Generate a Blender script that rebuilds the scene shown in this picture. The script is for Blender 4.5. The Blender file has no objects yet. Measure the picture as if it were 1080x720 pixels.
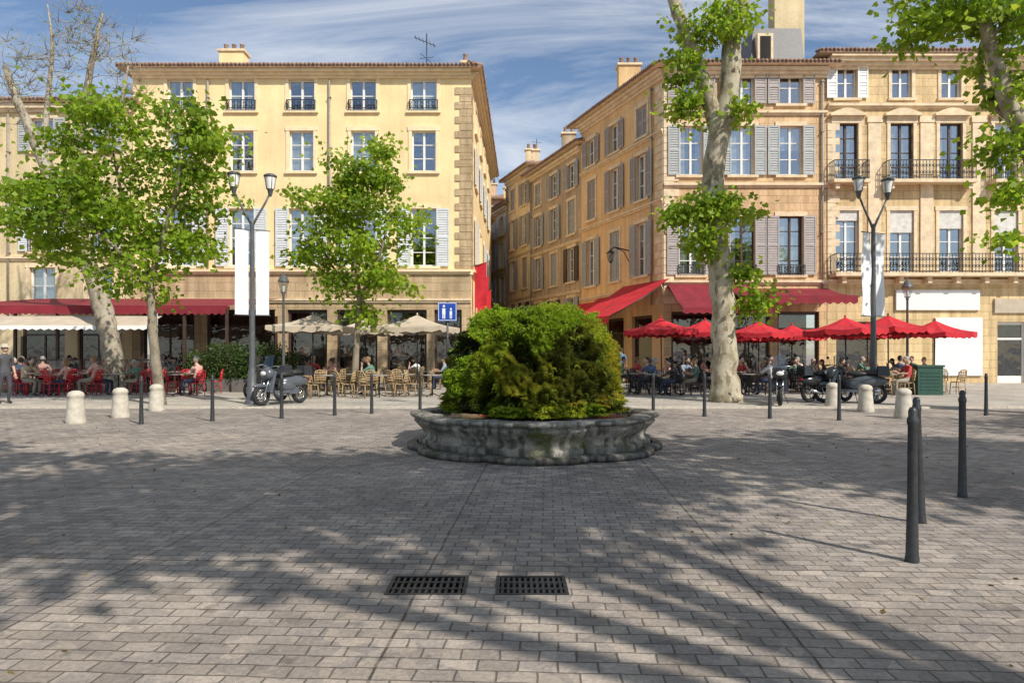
import bpy, math, random
import numpy as np
from mathutils import Vector, Matrix, noise
random.seed(7); rng=np.random.default_rng(7)
S=bpy.context.scene
CAMH=1.55
def X(px,d): return (px-540)*d/720.0
def Z(py,d): return CAMH+(372-py)*d/720.0
rad=math.radians
# ------------------------------------------------------------------ materials
MATS={}
def new_mat(name):
    m=bpy.data.materials.new(name); m.use_nodes=True
    nt=m.node_tree; bs=nt.nodes['Principled BSDF']
    MATS[name]=m
    return m,nt,bs
def N(nt,t,**k):
    n=nt.nodes.new(t)
    for a,v in k.items(): setattr(n,a,v)
    return n
def noise_col(nt,vec,scale,cols,detail=5,rough=.6,pos=(.3,.7)):
    n=N(nt,'ShaderNodeTexNoise'); n.inputs['Scale'].default_value=scale; n.inputs['Detail'].default_value=detail; n.inputs['Roughness'].default_value=rough
    if vec is not None: nt.links.new(vec,n.inputs['Vector'])
    r=N(nt,'ShaderNodeValToRGB')
    r.color_ramp.elements[0].position=pos[0]; r.color_ramp.elements[1].position=pos[1]
    r.color_ramp.elements[0].color=(*cols[0],1); r.color_ramp.elements[1].color=(*cols[1],1)
    nt.links.new(n.outputs['Fac'],r.inputs['Fac'])
    return r.outputs['Color'],n.outputs['Fac']
def mixc(nt,a,b,fac,mode='MIX'):
    m=N(nt,'ShaderNodeMix',data_type='RGBA',blend_type=mode)
    for s,v in ((6,a),(7,b)):
        if isinstance(v,tuple): m.inputs[s].default_value=(*v,1)
        else: nt.links.new(v,m.inputs[s])
    if isinstance(fac,(int,float)): m.inputs[0].default_value=fac
    else: nt.links.new(fac,m.inputs[0])
    return m.outputs[2]
def bump(nt,bs,h,strength=.3,dist=.02):
    b=N(nt,'ShaderNodeBump'); b.inputs['Strength'].default_value=strength; b.inputs['Distance'].default_value=dist
    nt.links.new(h,b.inputs['Height']); nt.links.new(b.outputs['Normal'],bs.inputs['Normal'])
def plain(name,col,rough=.6,metal=0,var=.18,scale=6,spec=.5):
    m,nt,bs=new_mat(name)
    tc=N(nt,'ShaderNodeTexCoord')
    c,f=noise_col(nt,tc.outputs['Object'],scale,(tuple(x*(1-var) for x in col),tuple(min(1,x*(1+var)) for x in col)))
    nt.links.new(c,bs.inputs['Base Color']); bs.inputs['Roughness'].default_value=rough; bs.inputs['Metallic'].default_value=metal
    bs.inputs['Specular IOR Level'].default_value=spec
    return m
def wallmat(name,col,ashlar=None,streak=.35,dirt=.25):
    m,nt,bs=new_mat(name)
    tc=N(nt,'ShaderNodeTexCoord'); o=tc.outputs['Object']
    base,f=noise_col(nt,o,.5,(tuple(x*.84 for x in col),tuple(min(1,x*1.1) for x in col)))
    mp=N(nt,'ShaderNodeMapping'); mp.inputs['Scale'].default_value=(2.2,2.2,.18); nt.links.new(o,mp.inputs['Vector'])
    st,f2=noise_col(nt,mp.outputs[0],1.3,((1-streak,1-streak*1.08,1-streak*1.2),(1,1,1)),pos=(.32,.6))
    c=mixc(nt,base,st,1.0,'MULTIPLY')
    fine,f3=noise_col(nt,o,9,((1-dirt,)*3,(1.05,)*3),detail=8,rough=.75)
    c=mixc(nt,c,fine,1.0,'MULTIPLY')
    h=f3
    if ashlar:
        sp=N(nt,'ShaderNodeSeparateXYZ'); nt.links.new(o,sp.inputs[0]); cb=N(nt,'ShaderNodeCombineXYZ')
        nt.links.new(sp.outputs[0],cb.inputs[0]); nt.links.new(sp.outputs[2],cb.inputs[1])
        br=N(nt,'ShaderNodeTexBrick'); nt.links.new(cb.outputs[0],br.inputs['Vector'])
        br.inputs['Scale'].default_value=1; br.inputs['Brick Width'].default_value=ashlar[0]; br.inputs['Row Height'].default_value=ashlar[1]
        br.inputs['Mortar Size'].default_value=.012; br.inputs['Color1'].default_value=(1.05,1.03,1,1); br.inputs['Color2'].default_value=(.82,.8,.77,1); br.inputs['Mortar'].default_value=(.6,.56,.5,1)
        c=mixc(nt,c,br.outputs['Color'],.9,'MULTIPLY')
        ma=N(nt,'ShaderNodeMath',operation='MULTIPLY_ADD'); nt.links.new(br.outputs['Fac'],ma.inputs[0]); ma.inputs[1].default_value=-1.2; nt.links.new(f3,ma.inputs[2]); h=ma.outputs[0]
    nt.links.new(c,bs.inputs['Base Color']); bs.inputs['Roughness'].default_value=.9
    bump(nt,bs,h,.5,.02)
    return m
W_A=wallmat('stucco_cream',(.93,.71,.38),streak=.08,dirt=.08)
W_A2=wallmat('stone_base',(.62,.47,.29),ashlar=(.9,.42))
W_C=wallmat('stone_ochre',(.82,.57,.33),ashlar=(.8,.36),streak=.28)
W_Cs=wallmat('stucco_orange',(.90,.60,.30),streak=.22)
W_D=wallmat('stone_tan',(.83,.63,.35),ashlar=(.95,.4),streak=.34)
W_E=wallmat('stucco_pale',(.78,.63,.38),streak=.2)
W_F=wallmat('stucco_brown',(.60,.46,.32),streak=.4)
W_G=wallmat('stucco_buff',(.9,.72,.46),streak=.3)
W_H=wallmat('stucco_yellow',(.9,.68,.32),streak=.25)
W_I=wallmat('stucco_pink',(.8,.56,.38),streak=.3)
TRIM=plain('stone_trim',(.72,.57,.38),.85,var=.2,scale=3)
TRIMA=plain('cream_trim',(.82,.66,.42),.85,var=.12,scale=3)
WOOD_W=plain('white_paint',(.78,.77,.74),.5,var=.08)
WOOD_D=plain('dark_wood',(.06,.035,.025),.45,var=.3)
SH_G=plain('shutter_grey',(.38,.39,.38),.65,var=.12)
SH_W=plain('shutter_pale',(.62,.64,.64),.65,var=.1)
SH_B=plain('shutter_taupe',(.36,.32,.30),.65,var=.12)
IRON=plain('black_iron',(.018,.018,.02),.45,var=.3)
STEEL=plain('dark_steel',(.05,.052,.055),.4,metal=.4,var=.3,scale=20)
LAMPG=plain('lamp_paint',(.09,.095,.1),.4,var=.2)
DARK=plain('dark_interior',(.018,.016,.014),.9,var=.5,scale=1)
INTER=plain('cafe_interior',(.09,.055,.035),.8,var=.6,scale=2)
CURT=plain('curtain',(.62,.6,.55),.9,var=.2,scale=4)
TILE=plain('terracotta_tile',(.27,.17,.12),.85,var=.4,scale=5)
ZINC=plain('zinc_roof',(.09,.085,.085),.5,var=.2)
PIPE=plain('drain_pipe',(.3,.27,.23),.5,var=.2)
RED=plain('red_canvas',(.52,.015,.027),.8,var=.25,scale=2)
RED2=plain('burgundy_canvas',(.20,.012,.022),.8,var=.25,scale=2)
BEIGE=plain('beige_canvas',(.5,.42,.32),.85,var=.15,scale=2)
WHITE=plain('white_panel',(.78,.77,.74),.55,var=.05)
BANNER=plain('banner_cloth',(.74,.75,.77),.8,var=.06,scale=2)
STONEB=plain('pale_stone',(.5,.45,.37),.85,var=.22,scale=8)
BLUE=plain('sign_blue',(.01,.06,.36),.35,var=.06)
GREEN_M=plain('green_paint',(.02,.07,.05),.45,var=.2)
RATTAN=plain('rattan',(.36,.25,.13),.7,var=.35,scale=30)
REDCH=plain('red_plastic',(.5,.02,.03),.45,var=.15)
TABLE=plain('table_top',(.3,.27,.23),.35,var=.2)
CHROME=plain('chrome',(.6,.6,.6),.2,metal=1,var=.05)
RUBBER=plain('rubber',(.02,.02,.02),.8,var=.2)
PAINTB=plain('scooter_black',(.025,.026,.03),.22,var=.1)
PAINTG=plain('scooter_grey',(.09,.1,.115),.25,var=.1)
SEATM=plain('seat_vinyl',(.02,.02,.02),.5)
POT=plain('planter_grey',(.12,.11,.1),.7)
def glassmat(name,refl,tint,rough=.03):
    m=bpy.data.materials.new(name); m.use_nodes=True; nt=m.node_tree; nt.nodes.clear(); MATS[name]=m
    out=N(nt,'ShaderNodeOutputMaterial'); tr=N(nt,'ShaderNodeBsdfTransparent'); gl=N(nt,'ShaderNodeBsdfGlossy')
    tr.inputs[0].default_value=(*tint,1); gl.inputs['Roughness'].default_value=rough; gl.inputs[0].default_value=(.9,.95,1,1)
    tc=N(nt,'ShaderNodeTexCoord'); no=N(nt,'ShaderNodeTexNoise'); no.inputs['Scale'].default_value=1.6; nt.links.new(tc.outputs['Object'],no.inputs['Vector'])
    b=N(nt,'ShaderNodeBump'); b.inputs['Strength'].default_value=.25; b.inputs['Distance'].default_value=.05; nt.links.new(no.outputs[0],b.inputs['Height']); nt.links.new(b.outputs[0],gl.inputs['Normal'])
    mx=N(nt,'ShaderNodeMixShader'); mx.inputs[0].default_value=refl
    nt.links.new(tr.outputs[0],mx.inputs[1]); nt.links.new(gl.outputs[0],mx.inputs[2]); nt.links.new(mx.outputs[0],out.inputs[0])
    return m
GLASS=glassmat('window_glass',.36,(.6,.68,.72))
GLASS2=glassmat('shop_glass',.12,(.75,.78,.78))
def leafmat(name,dark,light,yellow,trans=.45):
    m=bpy.data.materials.new(name); m.use_nodes=True; nt=m.node_tree; nt.nodes.clear(); MATS[name]=m
    out=N(nt,'ShaderNodeOutputMaterial'); at=N(nt,'ShaderNodeAttribute'); at.attribute_name='tint'
    sp=N(nt,'ShaderNodeSeparateColor'); nt.links.new(at.outputs['Color'],sp.inputs[0])
    c=mixc(nt,dark,light,sp.outputs[0]); c=mixc(nt,c,yellow,sp.outputs[1])
    d=N(nt,'ShaderNodeBsdfPrincipled'); d.inputs['Roughness'].default_value=.5; d.inputs['Specular IOR Level'].default_value=.35; nt.links.new(c,d.inputs['Base Color'])
    t=N(nt,'ShaderNodeBsdfTranslucent'); hs=N(nt,'ShaderNodeHueSaturation'); hs.inputs['Value'].default_value=1.7; hs.inputs['Hue'].default_value=.485; nt.links.new(c,hs.inputs['Color']); nt.links.new(hs.outputs[0],t.inputs[0])
    mx=N(nt,'ShaderNodeMixShader'); mx.inputs[0].default_value=trans
    nt.links.new(d.outputs[0],mx.inputs[1]); nt.links.new(t.outputs[0],mx.inputs[2]); nt.links.new(mx.outputs[0],out.inputs[0])
    return m
LEAF=leafmat('plane_leaf',(.08,.16,.012),(.26,.41,.025),(.42,.49,.05),.5)
LEAFD=leafmat('hedge_leaf',(.02,.045,.01),(.06,.11,.02),(.12,.16,.03),.25)
MDK,MLT,MYE=(.012,.02,.003),(.23,.37,.014),(.42,.36,.024)
MOSSL=leafmat('moss_leaf',MDK,MLT,MYE,.2)
def barkmat(name,c0,c1,c2):
    m,nt,bs=new_mat(name)
    tc=N(nt,'ShaderNodeTexCoord'); mp=N(nt,'ShaderNodeMapping'); mp.inputs['Scale'].default_value=(1,1,.55); nt.links.new(tc.outputs['Object'],mp.inputs[0])
    a,f=noise_col(nt,mp.outputs[0],3.2,(c0,c1),detail=3,pos=(.42,.55))
    v=N(nt,'ShaderNodeTexNoise'); v.inputs['Scale'].default_value=5.5; v.inputs['Detail'].default_value=2; nt.links.new(mp.outputs[0],v.inputs['Vector'])
    r=N(nt,'ShaderNodeValToRGB'); r.color_ramp.elements[0].position=.36; r.color_ramp.elements[1].position=.43; nt.links.new(v.outputs['Fac'],r.inputs[0])
    c=mixc(nt,c2,a,r.outputs[0])
    fi,f3=noise_col(nt,tc.outputs['Object'],22,((.72,)*3,(1.05,)*3),detail=6)
    c=mixc(nt,c,fi,1.0,'MULTIPLY')
    nt.links.new(c,bs.inputs['Base Color']); bs.inputs['Roughness'].default_value=.85; bump(nt,bs,f3,.6,.02)
    return m
BARK=barkmat('plane_bark',(.32,.265,.17),(.50,.44,.32),(.22,.18,.11))
BARKY=barkmat('young_bark',(.2,.16,.11),(.3,.25,.18),(.13,.1,.07))
BARKB=barkmat('bare_bark',(.30,.25,.18),(.42,.37,.28),(.2,.16,.11))
# ------------------------------------------------------------------ builder
class B:
    def __init__(s): s.v=[];s.f=[];s.mi=[];s.sm=[];s.mats=[];s.cur=0;s.M=None
    def mat(s,m):
        if m not in s.mats: s.mats.append(m)
        s.cur=s.mats.index(m); return s
    def add(s,vs,fs,smooth=False,mi=None):
        o=len(s.v)
        if s.M is not None: vs=[tuple(s.M@Vector(p)) for p in vs]
        s.v.extend([tuple(p) for p in vs])
        for i,f in enumerate(fs):
            s.f.append(tuple(k+o for k in f)); s.mi.append(s.cur if mi is None else mi[i]); s.sm.append(smooth)
    def box(s,x0,y0,z0,x1,y1,z1):
        vs=[(x0,y0,z0),(x1,y0,z0),(x1,y1,z0),(x0,y1,z0),(x0,y0,z1),(x1,y0,z1),(x1,y1,z1),(x0,y1,z1)]
        s.add(vs,[(0,3,2,1),(4,5,6,7),(0,1,5,4),(1,2,6,5),(2,3,7,6),(3,0,4,7)])
    def cbox(s,c,sz,R=None,taper=1.0):
        hx,hy,hz=[a/2 for a in sz]; vs=[]
        for z,t in ((-hz,1),(hz,taper)):
            for x,y in ((-hx,-hy),(hx,-hy),(hx,hy),(-hx,hy)):
                p=Vector((x*t,y*t,z)); p=R@p if R else p; vs.append(tuple(p+Vector(c)))
        s.add(vs,[(0,3,2,1),(4,5,6,7),(0,1,5,4),(1,2,6,5),(2,3,7,6),(3,0,4,7)])
    def quad(s,*p): s.add(list(p),[tuple(range(len(p)))])
    def tube(s,pts,rads,n=8,smooth=True,caps=True):
        pts=[Vector(p) for p in pts]
        if not hasattr(rads,'__len__'): rads=[rads]*len(pts)
        vs=[];fs=[];ref=None
        for i,p in enumerate(pts):
            t=(pts[min(i+1,len(pts)-1)]-pts[max(i-1,0)])
            if t.length<1e-6: t=Vector((0,0,1))
            t.normalize()
            if ref is None: ref=Vector((1,0,0)) if abs(t.x)<.8 else Vector((0,1,0))
            a=(ref-t*ref.dot(t)).normalized(); ref=a; b=t.cross(a)
            for k in range(n):
                an=2*math.pi*k/n; vs.append(tuple(p+(a*math.cos(an)+b*math.sin(an))*rads[i]))
        for i in range(len(pts)-1):
            for k in range(n):
                k2=(k+1)%n; fs.append((i*n+k,i*n+k2,(i+1)*n+k2,(i+1)*n+k))
        if caps: fs.append(tuple(range(n))[::-1]); fs.append(tuple((len(pts)-1)*n+k for k in range(n)))
        s.add(vs,fs,smooth)
    def cyl(s,p0,p1,r0,r1=None,n=10,smooth=True): s.tube([p0,p1],[r0,r0 if r1 is None else r1],n,smooth)
    def lathe(s,prof,n=24,c=(0,0,0),fn=None,smooth=True,ph=0):
        vs=[];fs=[]
        for r,z in prof:
            for k in range(n):
                a=2*math.pi*k/n+ph; q=fn(a,r,z) if fn else r
                vs.append((c[0]+q*math.cos(a),c[1]+q*math.sin(a),c[2]+z))
        for i in range(len(prof)-1):
            for k in range(n):
                k2=(k+1)%n; fs.append((i*n+k,i*n+k2,(i+1)*n+k2,(i+1)*n+k))
        s.add(vs,fs,smooth)
    def ell(s,c,r,nu=12,nv=8,fn=None):
        vs=[];fs=[]
        for i in range(nv+1):
            t=math.pi*i/nv
            for k in range(nu):
                a=2*math.pi*k/nu; d=Vector((math.sin(t)*math.cos(a),math.sin(t)*math.sin(a),math.cos(t)))
                q=1 if fn is None else fn(d); vs.append((c[0]+d.x*r[0]*q,c[1]+d.y*r[1]*q,c[2]+d.z*r[2]*q))
        for i in range(nv):
            for k in range(nu):
                k2=(k+1)%nu; fs.append((i*nu+k,(i+1)*nu+k,(i+1)*nu+k2,i*nu+k2))
        s.add(vs,fs,True)
    def ring(s,c,R,r,axis='y',n=20,m=8):
        vs=[];fs=[]
        for i in range(n):
            a=2*math.pi*i/n
            for k in range(m):
                b=2*math.pi*k/m; q=R+r*math.cos(b); h=r*math.sin(b)
                p=(q*math.cos(a),h,q*math.sin(a)) if axis=='y' else (q*math.cos(a),q*math.sin(a),h)
                vs.append((c[0]+p[0],c[1]+p[1],c[2]+p[2]))
        for i in range(n):
            for k in range(m):
                fs.append((i*m+k,i*m+(k+1)%m,((i+1)%n)*m+(k+1)%m,((i+1)%n)*m+k))
        s.add(vs,fs,True)
    def mesh(s,name):
        me=bpy.data.meshes.new(name); me.from_pydata(s.v,[],s.f)
        for m in s.mats: me.materials.append(m)
        me.polygons.foreach_set('material_index',s.mi); me.polygons.foreach_set('use_smooth',s.sm); me.update()
        return me
    def obj(s,name,parent=None,loc=(0,0,0),rot=0):
        return place(s.mesh(name),name,loc,rot,parent)
def place(me,name,loc=(0,0,0),rot=0,parent=None,scale=None):
    o=bpy.data.objects.new(name,me); S.collection.objects.link(o); o.location=loc
    o.rotation_euler=(0,0,rot) if not hasattr(rot,'__len__') else rot
    if scale: o.scale=scale
    if parent: o.parent=parent
    return o
def empty(name,loc=(0,0,0),rot=0):
    return place(None,name,loc,rot)
def leaves_mesh(name,C,D,size,tint,mat,aspect=.9,fold=.18):
    n=len(C); C=np.asarray(C,float); D=np.asarray(D,float); D/=np.linalg.norm(D,axis=1)[:,None]+1e-9
    r=rng.normal(size=(n,3)); s=np.cross(D,r); s/=np.linalg.norm(s,axis=1)[:,None]+1e-9; u=np.cross(D,s)
    size=np.asarray(size)[:,None]
    V=np.empty((n,4,3)); V[:,0]=C; V[:,1]=C+D*size*.45+s*size*aspect*.5+u*size*fold; V[:,2]=C+D*size; V[:,3]=C+D*size*.45-s*size*aspect*.5+u*size*fold
    me=bpy.data.meshes.new(name); me.vertices.add(4*n); me.vertices.foreach_set('co',V.reshape(-1))
    me.loops.add(4*n); me.loops.foreach_set('vertex_index',np.arange(4*n,dtype=np.int32))
    me.polygons.add(n); me.polygons.foreach_set('loop_start',np.arange(0,4*n,4,dtype=np.int32))
    try: me.polygons.foreach_set('loop_total',np.full(n,4,dtype=np.int32))
    except Exception: pass
    me.update(calc_edges=True)
    ca=me.color_attributes.new('tint','FLOAT_COLOR','POINT')
    T=np.ones((n,4,4)); T[:,:,0]=np.asarray(tint)[:,0:1]; T[:,:,1]=np.asarray(tint)[:,1:2]
    ca.data.foreach_set('color',T.reshape(-1)); me.materials.append(mat); me.validate(); return me
# ------------------------------------------------------------------ ground
def ground():
    m,nt,bs=new_mat('stone_paving')
    tc=N(nt,'ShaderNodeTexCoord'); mp=N(nt,'ShaderNodeMapping'); mp.inputs['Rotation'].default_value=(0,0,rad(3)); mp.inputs['Location'].default_value=(.83,.2,0); nt.links.new(tc.outputs['Object'],mp.inputs[0])
    wn=N(nt,'ShaderNodeTexNoise'); wn.inputs['Scale'].default_value=3.5; nt.links.new(mp.outputs[0],wn.inputs['Vector'])
    wm=N(nt,'ShaderNodeVectorMath',operation='SCALE'); wm.inputs['Scale'].default_value=.035; nt.links.new(wn.outputs['Color'],wm.inputs[0])
    wa=N(nt,'ShaderNodeVectorMath',operation='ADD'); nt.links.new(mp.outputs[0],wa.inputs[0]); nt.links.new(wm.outputs[0],wa.inputs[1])
    def brick(w,h,ms,c1,c2,mo,off=.5):
        br=N(nt,'ShaderNodeTexBrick'); nt.links.new(wa.outputs[0],br.inputs['Vector']); br.offset=off
        br.inputs['Scale'].default_value=1; br.inputs['Brick Width'].default_value=w; br.inputs['Row Height'].default_value=h; br.inputs['Mortar Size'].default_value=ms; br.inputs['Mortar Smooth'].default_value=.4
        br.inputs['Color1'].default_value=(*c1,1); br.inputs['Color2'].default_value=(*c2,1); br.inputs['Mortar'].default_value=(*mo,1); return br
    b1=brick(.2,.118,.006,(.50,.445,.395),(.35,.31,.27),(.18,.155,.13))
    b2=brick(2.2,2.6,.012,(1.04,1.03,1.02),(.84,.85,.88),(.55,.53,.52),off=0)
    c=mixc(nt,b1.outputs['Color'],b2.outputs['Color'],1.0,'MULTIPLY')
    wn2=N(nt,'ShaderNodeTexVoronoi'); wn2.inputs['Scale'].default_value=6.5; nt.links.new(wa.outputs[0],wn2.inputs['Vector'])
    vr=N(nt,'ShaderNodeValToRGB'); vr.color_ramp.elements[0].color=(.66,.66,.69,1); vr.color_ramp.elements[1].color=(1.22,1.17,1.1,1); sc=N(nt,'ShaderNodeSeparateColor'); nt.links.new(wn2.outputs['Color'],sc.inputs[0]); nt.links.new(sc.outputs[0],vr.inputs[0])
    c=mixc(nt,c,vr.outputs[0],.65,'MULTIPLY')
    st,f=noise_col(nt,tc.outputs['Object'],.45,((.62,.61,.61),(1.12,1.1,1.07)),detail=7,rough=.65)
    c=mixc(nt,c,st,1.0,'MULTIPLY')
    fi,f3=noise_col(nt,tc.outputs['Object'],35,((.68,)*3,(1.2,)*3),detail=5,rough=.7)
    c=mixc(nt,c,fi,1.0,'MULTIPLY')
    sp,f4=noise_col(nt,tc.outputs['Object'],4.2,((.5,.5,.5),(1,1,1)),detail=4,pos=(.3,.4))
    c=mixc(nt,c,sp,.8,'MULTIPLY')
    gm,f5=noise_col(nt,tc.outputs['Object'],60,((.35,.34,.33),(1,1,1)),detail=1,pos=(.21,.25))
    c=mixc(nt,c,gm,.8,'MULTIPLY')
    nt.links.new(c,bs.inputs['Base Color']); bs.inputs['Roughness'].default_value=.68
    ma=N(nt,'ShaderNodeMath',operation='MULTIPLY_ADD'); nt.links.new(b1.outputs['Fac'],ma.inputs[0]); ma.inputs[1].default_value=-1.5; nt.links.new(f3,ma.inputs[2])
    bump(nt,bs,ma.outputs[0],.9,.009)
    b=B().mat(m)
    dr=[(X(410,4.56),4.38,X(493,4.56),4.75),(X(523,4.56),4.38,X(598,4.56),4.75)]
    xs=sorted([-400,400]+[a for d in dr for a in (d[0],d[2])]); ys=[-400,4.38,4.75,600]
    for i in range(len(xs)-1):
        for j in range(3):
            cx=(xs[i]+xs[i+1])/2; cy=(ys[j]+ys[j+1])/2
            if any(d[0]<cx<d[2] and d[1]<cy<d[3] for d in dr): continue
            b.quad((xs[i],ys[j],0),(xs[i+1],ys[j],0),(xs[i+1],ys[j+1],0),(xs[i],ys[j+1],0))
    b.obj('ground')
    for d in dr:
        g=B().mat(IRON); x0,y0,x1,y1=d
        w=x1-x0;h=y1-y0
        for (a0,c0,a1,c1) in ((0,0,w,.025),(0,h-.025,w,h),(0,.025,.025,h-.025),(w-.025,.025,w,h-.025)): g.box(a0,c0,-.06,a1,c1,.004)
        nb=11
        for k in range(nb):
            xx=.025+(w-.05)*(k+.5)/nb; g.box(xx-.009,.025,-.05,xx+.009,h-.025,-.001)
        for q in (.33,.66): g.box(.025,h*q-.012,-.05,w-.025,h*q+.012,.001)
        g.mat(DARK)
        g.quad((0,0,-.3),(w,0,-.3),(w,h,-.3),(0,h,-.3))
        for q in (((0,0),(w,0)),((w,0),(w,h)),((w,h),(0,h)),((0,h),(0,0))):
            (a,c_),(e,f_)=q; g.quad((a,c_,-.3),(e,f_,-.3),(e,f_,-.001),(a,c_,-.001))
        g.obj('drain_grate',loc=(x0,y0,0))
    m2,nt,bs=new_mat('pavement_slab')
    tc=N(nt,'ShaderNodeTexCoord')
    br=N(nt,'ShaderNodeTexBrick'); nt.links.new(tc.outputs['Object'],br.inputs['Vector']); br.inputs['Scale'].default_value=1; br.inputs['Brick Width'].default_value=.6; br.inputs['Row Height'].default_value=.4; br.inputs['Mortar Size'].default_value=.01
    br.inputs['Color1'].default_value=(.5,.45,.38,1); br.inputs['Color2'].default_value=(.4,.365,.31,1); br.inputs['Mortar'].default_value=(.22,.19,.16,1)
    st,f=noise_col(nt,tc.outputs['Object'],.8,((.7,)*3,(1.08,)*3),detail=7)
    nt.links.new(mixc(nt,br.outputs['Color'],st,1.0,'MULTIPLY'),bs.inputs['Base Color']); bs.inputs['Roughness'].default_value=.8
    b=B().mat(m2); b.box(-45,19.2,-.1,45,33.98,.05)
    b.mat(STONEB)
    for k in range(75):
        x=-45+k*1.2; b.box(x,19.0,-.1,x+1.19,19.197,.058)
    b.obj('pavement')
ground()
# ------------------------------------------------------------------ buildings
def window(b,xc,w,z0,z1,rows=3,frame=WOOD_W,curt=True,dep=.2):
    x0=xc-w/2;x1=xc+w/2
    b.mat(frame); t=.07
    b.box(x0,dep-.05,z0,x0+t,dep+.03,z1); b.box(x1-t,dep-.05,z0,x1,dep+.03,z1)
    b.box(x0+t,dep-.05,z1-t,x1-t,dep+.03,z1); b.box(x0+t,dep-.05,z0,x1-t,dep+.03,z0+t*1.3)
    b.box(xc-.05,dep-.06,z0+t*1.3,xc+.05,dep+.025,z1-t)
    for r in range(1,rows):
        z=z0+(z1-z0)*r/rows
        b.box(x0+t,dep-.045,z-.02,xc-.05,dep+.02,z+.02); b.box(xc+.05,dep-.045,z-.02,x1-t,dep+.02,z+.02)
    b.mat(GLASS)
    for a,c in ((x0+t,xc-.05),(xc+.05,x1-t)):
        j=random.uniform(-.012,.012); k=random.uniform(-.008,.008)
        b.quad((a,dep+j,z0),(c,dep-j,z0),(c,dep-j+k,z1),(a,dep+j+k,z1))
    if curt and random.random()<.8:
        b.mat(CURT); r=random.random(); cw=random.uniform(.25,.5)*w
        def drape(xa,xb,za,zb):
            n=8
            for k in range(n):
                a=xa+(xb-xa)*k/n; c=xa+(xb-xa)*(k+1)/n; ya=dep+.1+.03*(k%2); yb=dep+.1+.03*((k+1)%2)
                b.quad((a,ya,za),(c,yb,za),(c,yb,zb),(a,ya,zb))
        if r<.45: drape(x0+.05,x0+cw*.8,z0,z1); drape(x1-cw*.8,x1-.05,z0,z1)
        elif r<.75: drape(x0+.05,x1-.05,z1-(z1-z0)*random.uniform(.3,.75),z1)
        else: drape(x0+.05,x1-.05,z0,z1)
def shutter(b,xa,xb,z0,z1,mat,y=-.06,th=.045):
    b.mat(mat); t=.07
    b.box(xa,y,z0,xa+t,y+th,z1); b.box(xb-t,y,z0,xb,y+th,z1)
    zm=(z0+z1)/2
    for za,zb in ((z0,z0+.1),(zm-.05,zm+.05),(z1-.1,z1)): b.box(xa+t,y,za,xb-t,y+th,zb)
    for a,c in ((z0+.1,zm-.05),(zm+.05,z1-.1)):
        n=max(3,int((c-a)/.11))
        for k in range(n):
            z=a+(c-a)*k/n; h=(c-a)/n
            b.quad((xa+t,y+.005,z),(xb-t,y+.005,z),(xb-t,y+.038,z+h*1.05),(xa+t,y+.038,z+h*1.05))
def rail(b,x0,x1,y,z,h,yb=None,sp=.13,fancy=False):
    b.mat(IRON)
    b.box(x0,y-.02,z+h-.035,x1,y+.02,z+h); b.box(x0,y-.015,z+.07,x1,y+.015,z+.1)
    n=max(2,int((x1-x0)/sp))
    for k in range(n+1):
        x=x0+(x1-x0)*k/n; b.box(x-.011,y-.011,z,x+.011,y+.011,z+h-.035)
        if k<n and (fancy or k%2==0):
            xx=x+(x1-x0)/n/2; b.ring((xx,y,z+h*.35),sp*.36,.016,n=8,m=3); b.ring((xx,y,z+h*.7),sp*.36,.016,n=8,m=3)
    if yb is not None:
        for x in (x0,x1):
            b.box(x-.018,y+.02,z+h-.035,x+.018,yb,z+h)
            k=0
            while y+.1+k*.13<yb: b.box(x-.01,y+.1+k*.13,z,x+.01,y+.12+k*.13,z+h-.035); k+=1
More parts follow.
